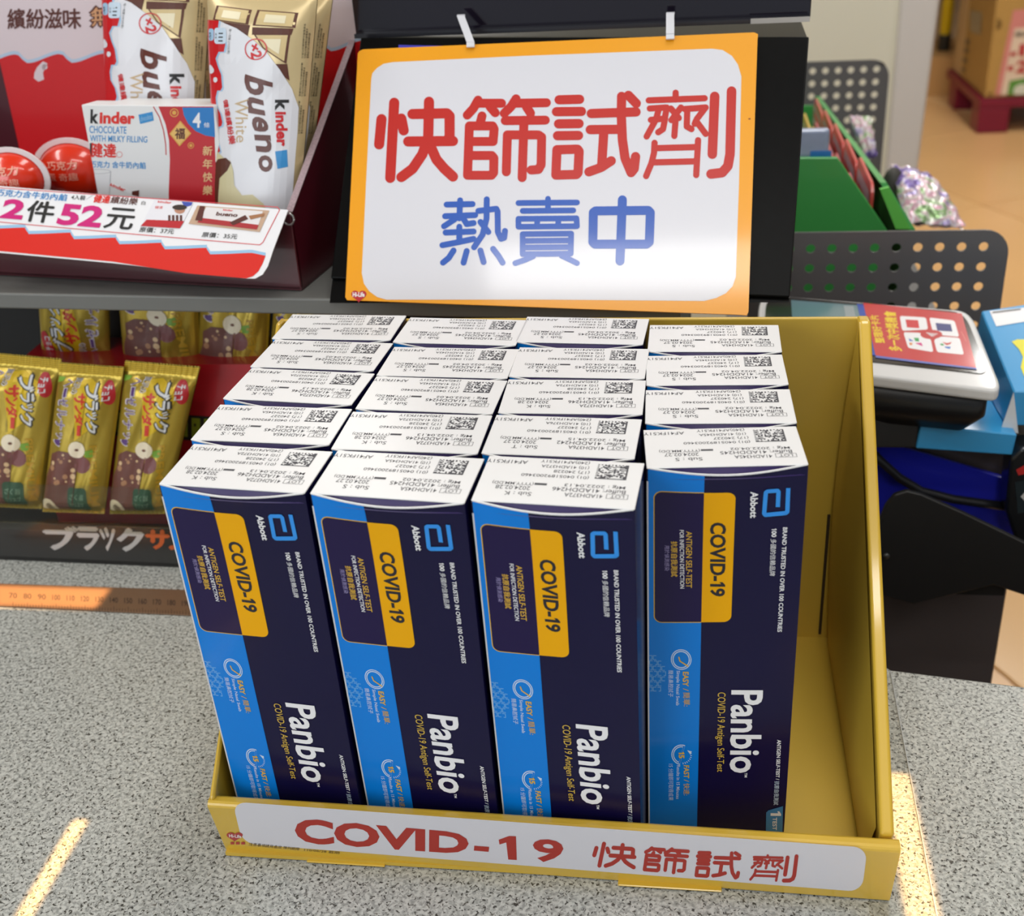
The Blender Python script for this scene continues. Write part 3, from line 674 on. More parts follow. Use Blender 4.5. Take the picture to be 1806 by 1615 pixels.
def bar(name, quad, frame, label, group, seed, dep=.016, back=False):
    cq = [(q[0]*BF, 540+q[1]*BF) for q in quad]
    uvq = [frame.px(*q) for q in cq]
    b = np.array(uvq)    # TL TR BR BL
    vmax = .112 if frame.O[2] > .05 else 9
    rn = random.Random(seed); ph = [rn.uniform(0, 6.28) for _ in range(6)]
    def plane(s, t):
        p = (b[0]*(1-s)+b[1]*s)*(1-t)+(b[3]*(1-s)+b[2]*s)*t; return np.array([p[0], min(p[1], vmax)])
    def hgt(s, t):
        e = max(0, 1-abs(2*s-1)**2.6); t2 = min(max((t-.075)/.9, 0), 1); l = (1-(1-min(t2/.16, 1))**2)*(1-max(0, (t2-.9)/.1)**2)
        h = dep*.5*(e**.6)*l
        w_ = .0013*math.sin(9*s+5*t+ph[0])*math.sin(7*t+ph[1])+.0011*abs(math.sin(14*(s-.6)+6*t+ph[2]))*(1 if s > .55 else .4)*l
        w_ += .0009*math.sin(26*s+ph[3])*math.exp(-((t-.11)/.08)**2)
        c_ = .00035*math.sin(s*220) if t < .07 or t > .965 else 0
        return h+w_*l*e+c_+.0006
    def f(s, t):
        p = plane(s, t); z = .0011*math.sin(s*150)*(1 if t == 0 else 0)
        return (p[0], p[1]+z, hgt(s, t))
    mb = MB(); mb.grid(f, 48, 56, YF)
    mb.grid(lambda s, t: (plane(1-s, t)[0], plane(1-s, t)[1], -hgt(1-s, t)*.8), 24, 24, YF)
    # seals: alternate ribs
    root = thing(name, label, 'candy bar', tuple(frame.w(*plane(.5, 1))), 0, group)
    M = frame.mat()
    put('wrapper', mb.mesh(), root, M)
    H_ = homog(bref, [(0, 0), (1, 0), (1, 1), (0, 1)])
    P = Print(lambda x, y: H_(x, y)); bar_print(P); P.v = [(min(max(u, .02), .985), min(max(v, .085), .97), l) for u, v, l in P.v]; P.cut((.045, .03))
    put('wrapper_print', P.mesh(lambda u, v, n: (*plane(u, v), hgt(u, v)+.00012+n), eps=.00010), root, M)
    mb = MB()
    for i in range(5):
        t = .008+i*.012
        mb.grid(lambda s, q_: (plane(s, t+q_*.004)[0], plane(s, t+q_*.004)[1], .0012+.00035*math.sin(s*220)), 24, 1, YF2)
    put('seal_ribs', mb.mesh(), root, M)
    return root
g1 = 'yellow chocolate bar packs standing in front row'; 
bar('candy_bar', [(895, 385), (1425, 430), (1180, 1475), (782, 1475)], BAR, 'yellow candy bar pack nearest the blue test boxes, front row', g1, 1)
bar('candy_bar', [(432, 398), (886, 432), (745, 1475), (305, 1460)], BAR.shift(.0035), 'yellow candy bar pack in the middle of the front row', g1, 2)
bar('candy_bar', [(-85, 325), (440, 375), (300, 1440), (-150, 1420)], BAR.shift(.0), 'yellow candy bar pack cut by the left picture edge, front row', g1, 3)
BAR2 = Frame((-.26, .315, .06), (1, -.03, 0), (0, .10, .99)); g2 = 'yellow chocolate bar packs hanging in the back row'
bar('candy_bar', [(800, -560), (1400, -540), (1430, 560), (900, 560)], BAR2, 'yellow candy bar pack in the back row with visible silver lettering', g2, 4, dep=.012)
bar('candy_bar', [(1440, -540), (1960, -520), (1890, 640), (1400, 640)], BAR2.shift(-.002), 'dim yellow candy bar pack in the back row beside the test boxes', g2, 5, dep=.012)
bar('candy_bar', [(1990, -520), (2400, -500), (2300, 640), (1900, 640)], BAR2.shift(-.002), 'dim yellow candy bar pack in back row, furthest right under the shelf', g2, 6, dep=.012)
# this one hangs upside down
b5 = bar('candy_bar', [(790, 450), (310, 430), (220, -780), (760, -760)], BAR2.shift(-.004), 'yellow candy bar pack turned upside down in the back row', g2, 8, dep=.012)
# black counter display that holds them
TBk = mat('#262422', .3, coat=.3)
YY = .2555
def yd(x): return .2512-.03*(x+.142)
disp = thing('candy_display', 'low black candy display standing under the shelf', 'display tray', (-.2, .27, .0003))
x0, x1 = -.44, .0
mb = MB(); mb.prism([(x0, yd(x0), .0003), (x1, yd(x1), .0003), (x1, yd(x1)+.09, .0003), (x0, yd(x0)+.09, .0003)], np.array([0, 0, 0]), np.array([0, 0, .003]), TBk); put('display_base', mb.mesh(), disp)
mb = MB(); mb.prism([(x0, yd(x0), .0003), (x1, yd(x1), .0003), (x1, yd(x1)+.002, .0003), (x0, yd(x0)+.002, .0003)], np.array([0, 0, 0]), np.array([0, 0, .030]), TBk); put('front_wall', bevel(mb.mesh(), .0004, 1), disp)
DF = Frame((x0, yd(x0)-.0002, 0), (x1-x0, yd(x1)-yd(x0), 0), (0, 0, 1)); P = Print(DF.px, ).crop(0, 520, 420/1130)
for t_, a, b_ in (('ブ', 205, 365), ('ラ', 360, 470), ('ッ', 470, 545), ('ク', 545, 680)):
    P.text(t_, [(a, 1092+.03*a), (b_, 1092+.03*b_), (b_-10, 1192+.03*b_), (a+30, 1200+.02*a)], mat('#b8b6b4', .4), 2, fb=.06)
for t_, a, b_ in (('サ', 695, 800), ('ン', 805, 900)):
    P.text(t_, [(a, 1095+.03*a), (b_, 1095+.03*b_), (b_, 1180+.03*b_), (a, 1180+.03*a)], mat('#c05a28', .4), 2, fb=.06)
put('display_print', P.mesh(), disp, DF.mat())
mb = MB(); mb.prism([(x0, yd(x0)-.0016, .026), (x1, yd(x1)-.0016, .026), (x1, yd(x1)-.0006, .026), (x0, yd(x0)-.0006, .026)], np.array([0, 0, 0]), np.array([0, 0, .035]), clear('clear_acrylic_rail', '#f6f6f2', .015)); put('clear_guard', mb.mesh(), disp)
# red and black candy cartons behind the bars
mb = MB(); p = at(205, 800, 1, .300); 
RC = thing('candy_carton', 'red candy carton with a black and green band, behind the yellow bars', 'carton', (-.1, .31, .0035))
mb.box(-.26, .02, .300, .345, .0035, .125, mat('#b01624', .35, coat=.2)); put('carton_body', mb.mesh(), RC)
CF = Frame((-.26, .2998, .0), (1, 0, 0), (0, 0, 1)); P = Print(CF.px)
P.poly([(200, 722), (420, 738), (420, 782), (200, 768)], BK, 1)
for i in range(9): x = 206+i*22; P.poly([(x, 727+(x-200)*.07), (x+15, 728+(x-200)*.07), (x+15, 762+(x-200)*.07), (x, 761+(x-200)*.07)], mat('#8a9a20', .4), 2); P.rect(x+4, 737+(x-200)*.07, x+8, 742+(x-200)*.07, BK, 3)
put('carton_print', P.mesh(), RC, CF.mat())
# ================================================================== CHOCOLATE DISPLAY ON THE SHELF
K0 = at(532, 513, 2, SZ); K0 = np.array([K0[0], K0[1], SZ+.0003]); KU = unit([.988, -.153, 0]); KDp = unit([.153, .988, 0])
def kp(u, d, z): return K0+KU*u+KDp*d+np.array([0, 0, z])
MAR = mat('#4a0f1c', .3, coat=.5, name='maroon_gloss_board'); KR = mat('#d3141c', .3, coat=.2); KRD = mat('#e0200f', .35); PNK = mat('#e3d3d8', .4)
kd = thing('chocolate_display', 'maroon cardboard display of chocolates standing on the grey shelf', 'display tray', tuple(kp(-.12, .05, 0)))
UL = -.36; DD = .118
mb = MB(); mb.prism([kp(UL, 0, 0), kp(0, 0, 0), kp(0, DD, 0), kp(UL, DD, 0)], np.zeros(3), np.array([0, 0, .002]), MAR); put('tray_floor', mb.mesh(), kd)
mb = MB(); mb.prism([kp(UL, 0, 0), kp(0, 0, 0), kp(0, .003, 0), kp(UL, .003, 0)], np.zeros(3), np.array([0, 0, .0455]), MAR); put('front_wall', bevel(mb.mesh(), .0006, 2), kd)
def kside(u0_, u1_):
    P_ = [kp(u0_, .0005, 0), kp(u0_, DD, 0), kp(u0_, DD, .120), kp(u0_, .0005, .0458)]
    mb = MB(); mb.prism(P_, np.zeros(3), KU*(u1_-u0_), MAR); put('side_wall', bevel(mb.mesh(), .0005), kd)
    e = MB(); e.prism([kp(u0_, DD-.001, .1203), kp(u0_, .002, .0463), kp(u1_+.0006, .002, .0463), kp(u1_+.0006, DD-.001, .1203)], np.zeros(3), np.array([0, -.0003, .0006]), mat('#a08a90', .6, noise=.5, scale=900)); put('worn_edge', e.mesh(), kd)
kside(-.0035, 0); kside(UL, UL+.0035)
HF = Frame(kp(UL, DD-.002, 0), KU, (0, 0, 1))
mb = MB(); mb.box(0, -UL+.012, 0, .003, 0, .19, KR)
me = MB(); me.prism([kp(UL, DD-.0018, 0.001), kp(.0, DD-.0018, 0.001), kp(.012, DD-.0018, .118), kp(.012, DD-.0018, .19), kp(UL, DD-.0018, .19)], np.zeros(3), KDp*.0025, PNK)
put('header_card', me.mesh(), kd)
hb_ = Frame(kp(UL, DD-.0019, 0), KU, (0, 0, 1)); P = Print(hb_.px)
def drips(P, pts, w, red, white, blue, bottom, layer=1):
    """wavy milk edge above a red field; pts = crest line"""
    P.poly(pts+bottom, red, layer)
def wave(x0, y0, x1, y1, n, amp, asym=.75):
    pts = []
    for i in range(n*10+1):
        t = i/(n*10); f_ = (t*n) % 1; h = (f_/asym if f_ < asym else 1-(f_-asym)/(1-asym))
        h = h*h*(3-2*h); pts.append((x0+(x1-x0)*t, y0+(y1-y0)*t-amp*h))
    return pts
wv = wave(-30, 112, 205, 110, 3, 16, .75)+wave(205, 112, 660, 86, 6, 16, .75)
P.poly(wv+[(640, 420), (60, 420), (10, 250), (-30, 120)], KR, 2)
P.poly([(x, y-6) for x, y in wv]+[(x, y+1) for x, y in wv][::-1], mat('#b9cfe6', .4), 1)
P.poly([(66, 118), (76, 108), (84, 112), (80, 120), (76, 128), (78, 140), (68, 144), (60, 138), (61, 128)], PNK, 3); P.poly(circ(79, 118, 5, 10), PNK, 3)
BR = mat('#5a2418', .45)
for t_, a in (('繽', 13), ('紛', 46), ('滋', 78), ('味', 111)):
    P.text(t_, [(a, 16), (a+31, 15), (a+32, 50), (a+1, 51)], BR, 2, fb=.022)
P.text('無', [(158, 12), (202, 10), (204, 46), (160, 48)], BR, 2, fb=.06); P.text('無', [(160, 14), (200, 12), (202, 44), (162, 46)], mat('#d9a070', .45), 3, fb=.01)
# maroon sloping patch at the left inside
P.poly([(-40, 120), (0, 110), (52, 340), (-40, 340)], MAR, 4)
P.v = [(min(max(u, .001), -UL+.010), max(v, .003), l) for u, v, l in P.v]
put('header_print', P.mesh(), kd, hb_.mat())
# clear plastic ring at the front corner
mb = MB(); cc = kp(-.001, -.0012, .0465)
mb.tube([cc+KU*.0035*math.cos(a)+np.array([0, 0, .0035*math.sin(a)-.003]) for a in [i*math.pi/8 for i in range(17)]], .0007, clear('clear_plastic_clip', '#e8e8ea', .35), 6); put('plastic_clip', mb.mesh(), kd)
# ---- price card clipped over the front wall
p1 = at(508, 368, 1, 0); t0 = (kp(0, -.004, 0)-CP)@KDp/(ray(508, 368)@KDp); p1 = CP+ray(508, 368)*t0
PC = Frame(p1, KU, np.cross(KU, [0, 0, 1])*-0.55+np.array([0, 0, .84]))
cardm = MB(); outl = [PC.px(*q) for q in ((-60, 323), (508, 370), (497, 400), (482, 440), (472, 470), (463, 484), (450, 491), (436, 491), (200, 464), (-60, 440))]
cardm.prism([(u, v, 0) for u, v in outl], np.array([0, 0, -.0006]), np.zeros(3), PW)
card = tag(put('price_card', cardm.mesh(), None, PC.mat()), 'red and white price card on the front of the chocolate display', 'price card')
P = Print(PC.px).crop(0, 300, 620/1806)
RL = mat('#d8404a', .4); MG = mat('#d3107a', .4); K2 = mat('#1c1a1a', .4)
wv = wave(-120, 262, 1345, 425, 6.35 and 6, -0, .7)
wv = []
for i in range(6):
    xa = -110+i*233+8; ya = 268+.112*(xa+110)
    for j in range(11):
        f_ = j/10; wv.append((xa+233*f_-(6*(1-f_) if j else 0), ya+26*f_+(34*(1-f_)**1.3*(1 if j else .2))+4*math.sin(math.pi*f_)))
wv.append((1365, 440))
P.poly(wv+[(1350, 480), (1328, 520), (1300, 545), (1265, 556), (960, 530), (580, 470), (-170, 400)], KRD, 2)
P.poly([(x, y-16) for x, y in wv]+[(x, y+1) for x, y in wv][::-1], mat('#9cc7e8', .4), 1)
fr_o = [(-160, 62), (1430, 190), (1438, 206), (1350, 372), (1335, 384), (-160, 255)]; 
P.line([(-160, 80), (700, 140), (1425, 190), (1437, 204), (1352, 370), (1335, 384), (700, 330), (-160, 252)], 4, RL, 2)
IT = dict(fb=.03)
def it(t_, x0_, y0_, x1_, y1_, m_, sk=12, dy=.08, **k): P.text(t_, [(x0_+sk, y0_), (x1_+sk, y0_+(x1_-x0_)*dy), (x1_-sk, y1_+(x1_-x0_)*dy), (x0_-sk, y1_)], m_, 3, **k)
it('2', 12, 146, 128, 246, MG, 16, off=.04)
it('件', 142, 155, 278, 262, K2, 14, fb=.022)
it('52', 305, 170, 530, 280, MG, 18, off=.04)
it('元', 548, 192, 690, 296, K2, 18, fb=.02)
it('巧克力含牛奶內餡', -20, 96, 345, 130, mat('#2a86c8', .4), 6, fb=.015)
it('4入裝', 368, 126, 440, 150, K2, 4, fb=.01); it('／', 448, 126, 476, 152, K2, 4)
it('健達', 484, 128, 566, 165, KRD, 6, fb=.03); it('繽紛樂', 572, 134, 708, 170, BR, 6, fb=.015); it('白', 728, 158, 748, 178, K2, 2)
it('原價：37元', 718, 292, 895, 318, K2, 4, fb=.01, dy=.06); it('原價：35元', 1040, 318, 1220, 344, K2, 4, fb=.01, dy=.06)
P.poly([(795, 152), (995, 168), (925, 300), (724, 288)], mat('#eceaf0', .4), 3); P.poly([(755, 255), (948, 262), (925, 300), (724, 288)], mat('#c01c28', .4), 4)
P.text('kinder', [(815, 156), (885, 162), (882, 174), (812, 168)], KRD, 4, off=.02); P.text('健達', [(800, 184), (840, 186), (836, 200), (796, 198)], KRD, 4)
P.poly([(935, 162), (992, 166), (985, 182), (965, 188), (945, 182)], mat('#3c4fb0', .4), 4)
P.poly(circ(925, 205, 28, 14, ry=20), mat('#c08a70', .5), 4); P.poly(circ(925, 192, 38, 14, ry=14), mat('#33241e', .5), 5)
for i in range(4): P.rect(866+i*20, 232, 878+i*20, 262, mat('#5a2a20', .4), 5)
P.poly([(1015, 182), (1385, 208), (1335, 318), (970, 276)], mat('#c9a78c', .4), 3); P.poly([(1062, 190), (1352, 212), (1322, 306), (1016, 270)], mat('#e9e4e4', .4), 4); P.poly([(1030, 245), (1330, 282), (1322, 306), (1016, 270)], mat('#b02a30', .4), 5)
P.text('bueno', [(1118, 215), (1228, 222), (1220, 242), (1110, 234)], BR, 6, off=.03); P.text('kinder', [(1150, 200), (1200, 204), (1198, 213), (1148, 209)], KRD, 6, off=.02)
P.poly([(1182, 270), (1262, 232), (1278, 252), (1200, 285)], BR, 6); P.poly([(1280, 236), (1362, 222), (1358, 238), (1290, 255)], mat('#a9744c', .4), 6); P.poly([(1030, 185), (1055, 187), (1040, 262), (1005, 258)], BR, 6)
put('card_print', P.mesh(eps=.0001), card, PC.mat())
# ---- chocolate cartons
def boxframe(d, tiltback=.06): return Frame(kp(-.15, d, .003), KU, np.array([0, 0, 1.])+KDp*tiltback)
KB = boxframe(.022)
def kbox(fr, quad, label, lid_dx=0, dep=.016, full=True):
    root = thing('chocolate_carton', label, 'chocolate carton', tuple(fr.w(.02, 0, -dep/2)), 0, 'white and red chocolate cartons')
    uv = [fr.px(*q) for q in quad]; v0_ = .0; tl, tr_ = uv[0], uv[1]
    x0_, x1_, top = tl[0], tr_[0], (tl[1]+tr_[1])/2
    mb = MB(); mb.box(x0_, x1_, v0_, top, -dep, 0, WHITE); put('carton_body', bevel(mb.mesh(), .0006), root, fr.mat())
    P = Print(fr.px).crop(130, 170, 270/1806)
    RDc = mat('#c31a26', .38)
    arc = [(1005, 120), (1060, 240), (1100, 400), (1125, 560), (1130, 700)]
    P.poly([(1000, 118), (1648, 118), (1700, 1450), (1135, 1450), (1120, 1150), (1135, 760), (1125, 520), (1085, 330)], RDc, 1)
    P.line([(940, 120), (1010, 240), (1060, 400), (1085, 560), (1090, 690)], 12, RDc, 1, cap=False)
    P.poly([(1283, 130), (1650, 130), (1668, 480), (1560, 462), (1440, 410), (1350, 320), (1300, 220)], mat('#0f78c4', .35), 2)
    if full:
        P.text('k', [(200, 150), (298, 160), (292, 322), (196, 316)], K2, 2, off=.04); P.text('inder', [(308, 178), (722, 184), (720, 328), (304, 322)], KRD, 2, off=.04)
        P.poly([(765, 215), (930, 180), (946, 285), (785, 325)], mat('#2f8fd0', .4), 2); P.text('chocolate', [(785, 235), (918, 205), (928, 262), (795, 295)], mat('#9cc8ea', .4), 3)
        BB = mat('#3a90cf', .4)
        P.text('CHOCOLATE', [(185, 345), (625, 355), (622, 440), (188, 432)], BB, 2, off=.01)
        P.text('WITH MILKY FILLING', [(192, 455), (872, 470), (868, 545), (194, 530)], BB, 2, off=.01)
        P.text('健達', [(192, 548), (500, 560), (498, 722), (196, 712)], KRD, 2, fb=.03); P.poly([(192, 552), (214, 546), (210, 712), (190, 640)], K2, 3)
        P.loop(circ(540, 685, 36, 16), circ(540, 685, 31, 16), KRD, 2)
        P.text('巧克力 含牛奶內餡', [(190, 760), (850, 775), (848, 855), (190, 835)], BB, 2, fb=.02)
        gl = mat('#c3c4c8', .3); P.line([(158, 880), (175, 1100), (180, 1300)], 10, gl, 2); P.line([(438, 885), (425, 1110), (420, 1300)], 10, gl, 2); P.loop(circ(298, 885, 142, 24, ry=30), circ(298, 885, 132, 24, ry=22), gl, 2); P.poly([(172, 925), (428, 925), (418, 1300), (182, 1300)], mat('#e3e3e6', .4), 2)
        P.poly([(440, 1010), (660, 1095), (780, 1110), (760, 1180), (420, 1060)], mat('#eeeef0', .4), 3); P.text('kinder', [(442, 1020), (625, 1085), (600, 1125), (425, 1052)], KRD, 4, off=.03); P.poly([(690, 1118), (775, 1105), (770, 1180), (690, 1160)], BR, 4)
    GD = mat('#e0a84a', .4)
    P.text('4', [(1408, 190), (1502, 190), (1500, 370), (1404, 365)], PW, 3, off=.02); P.text('條', [(1538, 305), (1608, 308), (1605, 370), (1536, 368)], PW, 3)
    for cx, cy, r_ in ((1187, 192, 52), (1383, 578, 38)): P.loop(circ(cx, cy, r_, 14), circ(cx, cy, r_*.8, 14), GD, 2); P.poly(circ(cx, cy, r_*.5, 10), GD, 2)
    P.poly([(1258, 285), (1388, 435), (1250, 588), (1130, 440)], GD, 2); P.poly([(1258, 305), (1370, 436), (1250, 568), (1148, 440)], mat('#e8bc6a', .4), 3); P.text('福', [(1200, 375), (1315, 375), (1310, 500), (1198, 500)], BR, 4, fb=.03)
    for i, t_ in enumerate('新年快樂'): P.text(t_, [(1530, 585+i*155), (1640, 585+i*155), (1632, 695+i*155), (1522, 695+i*155)], mat('#e8c08a', .4), 3, fb=.02)
    ul = [(min(max(u, x0_+.0003), x1_-.0003), min(max(v, .001), top-.0004), l) for u, v, l in P.v]; P.v = ul
    put('carton_print', P.mesh(eps=.00007), root, fr.mat()); return root
kb = kbox(KB, ((143, 184), (378, 187)), 'white and red chocolate carton in front, facing the counter')
kb2 = kbox(boxframe(.041), ((199, 180), (378, 182)), 'white and red chocolate carton behind, only its top edge showing above the front carton', full=False)
# move the print of the rear carton is not needed: only its top strip shows
# ---- bueno style packs
BUE = Frame(kp(-.05, .022, .003), KU, np.array([0, 0, 1.])+KDp*.20)
CRM = foil('#d9c393', 'cream_foil', .3, .25); BF2 = .24917
nref = [(705, -60), (1500, -60), (1395, 1500), (772, 1500)]
def wrap_print(P, full=True):
    wh = mat('#e4e4ea', .32, coat=.2); R2 = mat('#cf1a22', .32, coat=.2); LB2 = mat('#a9cdea', .4); tan = mat('#d8c08a', .4); BRK = mat('#5b2c1c', .5, noise=.2, scale=400)
    for qd in ([(808, 60), (1090, 100), (1080, 222), (800, 180)], [(1128, 100), (1400, 122), (1392, 245), (1110, 228)], [(1112, 290), (1365, 290), (1340, 520), (1180, 400)]):
        c_ = np.mean(np.array(qd), 0); P.poly(qd, BRK, 1); P.poly([tuple(c_+(np.array(q)-c_)*.86) for q in qd], tan, 2); P.poly([tuple(c_+(np.array(q)-c_)*.5) for q in qd], mat('#efe4c2', .4), 3)
    P.poly([(800, 185), (1092, 225), (1070, 330), (900, 240)], BRK, 1); P.poly([(1108, 240), (1382, 250), (1370, 300), (1105, 300)], BRK, 1); P.poly([(1250, 520), (1345, 520), (1355, 640), (1290, 590)], BRK, 1)
    P.poly([(735, 178), (860, 188), (1000, 250), (1120, 345), (1220, 440), (1300, 560), (1370, 700), (1405, 830), (1412, 1000), (1400, 1250), (1395, 1500), (775, 1500)], wh, 4)
    wavy = [(860, 188), (858, 240), (905, 290), (915, 380), (902, 430), (860, 430), (832, 480), (850, 540), (875, 600), (885, 690), (872, 712), (842, 712), (826, 760), (832, 820), (870, 870), (888, 930), (880, 955), (845, 965), (832, 1010), (850, 1070), (870, 1120), (830, 1140), (790, 1160), (776, 1170), (735, 178)]
    P.poly([(x+14 if x > 800 else x, y+6) for x, y in wavy], LB2, 5); P.poly(wavy, R2, 6)
    P.poly([(770, 1130), (830, 1112), (900, 1160), (955, 1180), (975, 1240), (980, 1330), (1040, 1390), (1120, 1385), (1200, 1440), (1220, 1500), (775, 1500)], mat('#d9cfa4', .35), 7)
    P.poly([(785, 1225), (850, 1170), (920, 1160), (960, 1190), (930, 1240), (860, 1290), (830, 1500), (780, 1500)], BRK, 8)
    P.poly(rr(762, 250, 820, 345, 20), LB2, 7); P.poly(rr(825, 245, 925, 370, 25), mat('#cfe0f0', .4), 7)
    P.tr('111', 900, 896, 285, 352, 34, K2, 8, off=.03); P.tr('大卡', 852, 850, 285, 330, 20, K2, 8); P.tr('6%*', 795, 792, 280, 338, 26, K2, 8)
    P.tr('每一包裝 (19.5公克)', 965, 945, 255, 445, 20, K2, 8)
    P.poly([(755, 545), (765, 525), (790, 530), (815, 560), (812, 580), (790, 592), (765, 590)], wh, 7); P.poly(circ(824, 636, 20, 12), wh, 7)
    P.loop(circ(1135, 410, 82, 26), circ(1135, 410, 73, 26), R2, 6)
    P.text('×2', [(1150, 358), (1190, 470), (1105, 485), (1088, 380)], R2, 6, off=.035)
    P.text('bueno', [(1258, 690), (1255, 1255), (1130, 1258), (1050, 600)], mat('#5f2a1e', .35), 6, off=.02) if False else None
    lett = [('b', [(1255, 655), (1250, 760), (1070, 735), (1052, 590)]), ('u', [(1190, 780), (1205, 885), (1085, 865), (1075, 745)]), ('e', [(1215, 905), (1232, 1000), (1120, 985), (1108, 880)]), ('n', [(1240, 1015), (1250, 1130), (1142, 1120), (1128, 1010)]), ('o', [(1256, 1148), (1256, 1252), (1160, 1245), (1152, 1140)])]
    for t_, q_ in lett: P.text(t_, q_, mat('#5f2a1e', .35), 6, off=.03)
    P.tr('White', 1090, 1075, 770, 1062, 105, mat('#c9ae88', .4), 6, w1=75, off=.002)
    P.text('健達繽紛樂', [(930, 770), (1000, 1070), (945, 1075), (895, 780)], R2, 8, fb=.02)
    P.tr('k', 1354, 1354, 775, 850, 86, K2, 6, off=.04); P.tr('inder', 1340, 1352, 858, 1088, 72, R2, 6, off=.04)
    P.poly([(1270, 1120), (1345, 1110), (1352, 1218), (1290, 1230)], mat('#3a90cf', .4), 6)
def pack(quad, fr, label, seed, dep=.022, name='wafer_pack', strip=True):
    uv = [fr.px(190+x*BF2, y*BF2) for x, y in quad]; b = np.array(uv); rn = random.Random(seed); ph = [rn.uniform(0, 6.28) for _ in range(5)]
    def plane(s, t): return (b[0]*(1-s)+b[1]*s)*(1-t)+(b[3]*(1-s)+b[2]*s)*t
    def plane_(s, t): return None
    b[:, 1] = np.maximum(b[:, 1], .0003); b[2][0] = min(b[2][0], .050-.0092)
    def hgt(s, t):
        e = max(0, 1-abs(2*s-1)**4)**.7; l = 1-(1-min(max(t-.01, 0)/.16, 1))**2
        return .0005+dep*.5*e*l+.0009*math.sin(8*s+ph[0]+6*t)*math.sin(5*t+ph[1])*e+.0010*abs(math.sin(11*t+4*s+ph[2]))*e*(1-t)
    mb = MB(); mb.grid(lambda s, t: (*plane(s, t), hgt(s, t)), 40, 50, CRM); mb.grid(lambda s, t: (*plane(1-s, t), -hgt(1-s, t)*.8), 20, 20, CRM)
    root = thing(name, label, 'wafer pack', tuple(fr.w(*plane(.5, 1))), 0, 'white wafer packs standing in the chocolate display'); M = fr.mat()
    put('wrapper', mb.mesh(), root, M)
    H_ = homog(nref, [(0, 0), (1, 0), (1, 1), (0, 1)])
    P = Print(lambda x, y: H_(x, y)); wrap_print(P); P.v = [(min(max(u, .012), .955), min(max(v, .05), .985), l) for u, v, l in P.v]; P.cut((.06, .04))
    put('wrapper_print', P.mesh(lambda u, v, n: (*plane(u, v), hgt(u, v)+.0001+n), eps=.00008), root, M)
    if strip:
        P = Print(lambda x, y: (x, y)); r_ = random.Random(seed+50)
        for i in range(3):
            for j in range(3):
                P.tr('品名營養標示繽紛樂白巧克力熱量蛋白質脂肪鈉'[r_.randint(0, 4):][:12], .955+.016*i, .955+.016*i, .14+.17*j+.02*i, .14+.17*j+.15, .012, K2, 1)
        P.v = [(u, v, l) for u, v, l in P.v]
        put('ingredient_text', P.mesh(lambda u, v, n: (*plane(min(u, .998), v), hgt(min(u, .998), v)+.0002+n)), root, M)
    return root
pack([(705, -60), (1490, -60), (1370, 1500), (772, 1500)], BUE, 'white and cream wafer pack standing upright right of the white carton', 1)
pack([(-40, -240), (740, -240), (640, 1320), (25, 1320)], BUE.shift(-.037), 'white and cream wafer pack standing behind the white carton', 2)
pack([(930, -60), (1600, -60), (1400, 1500), (890, 1500)], BUE.shift(-.0235), 'white and cream wafer pack second from right, just behind front pack', 3)
pack([(180, -240), (745, -240), (735, 1320), (230, 1320)], BUE.shift(-.0560), 'white wafer pack mostly hidden behind the pack above the white carton', 4, dep=.010)
# ---- capsule eggs
def egg(px, py, d, r, label):
    t0 = (kp(0, d, 0)-CP)@KDp/(ray(px, py)@KDp); c = CP+ray(px, py)*t0
    root = thing('chocolate_egg', label, 'chocolate egg', tuple(c-np.array([0, 0, r*1.0])), 0, 'orange chocolate eggs in the display')
    OR = mat('#e5300f', .25, coat=.8)
    def e(s, t, k=1.0, a0=0): 
        th_, ph_ = math.pi*t, 2*math.pi*s; return c+np.array([1.25*r*k*math.sin(th_)*math.cos(ph_), r*k*math.sin(th_)*math.sin(ph_), r*k*math.cos(th_)])
    mb = MB(); mb.grid(lambda s, t: e(s, t), 32, 18, OR); put('foil_shell', mb.mesh(), root)
    mb = MB(); n_ = 40
    for i in range(n_):
        a, b_ = 2*math.pi*i/n_, 2*math.pi*(i+1)/n_
        pts = [c+np.array([R_*1.25*math.cos(q), -.004+0*R_, R_*math.sin(q)]) for R_, q in ((r*1.0, a), (r*1.18, a), (r*1.18, b_), (r*1.0, b_))]
        mb.prism(pts, np.zeros(3), np.array([0, .0012, 0]), mat('#ece4e6', .3))
    put('clear_flange', mb.mesh(), root)
    EF = Frame(c+np.array([0, -r*1.02, 0]), (1, 0, 0), (0, 0, 1)); P = Print(lambda x, y: (x, y))
    P.text('巧克力', [(-.010, .010), (.010, .010), (.010, .005), (-.010, .005)], mat('#f2b09a', .4), 1, fb=.02); P.text('蛋 奇趣', [(-.010, .003), (.010, .003), (.010, -.002), (-.010, -.002)], mat('#f2b09a', .4), 1)
    put('egg_print', P.mesh(lambda u, v, n: (u, v, -r*1.02*(1-math.sqrt(max(0, 1-(u/1.25/r)**2-(v/r)**2)))+.0004)), root, EF.mat())
egg(28, 312, .022, .0165, 'orange chocolate egg cut by the left picture edge')
egg(133, 300, .060, .0185, 'orange chocolate egg partly hidden by the white carton')
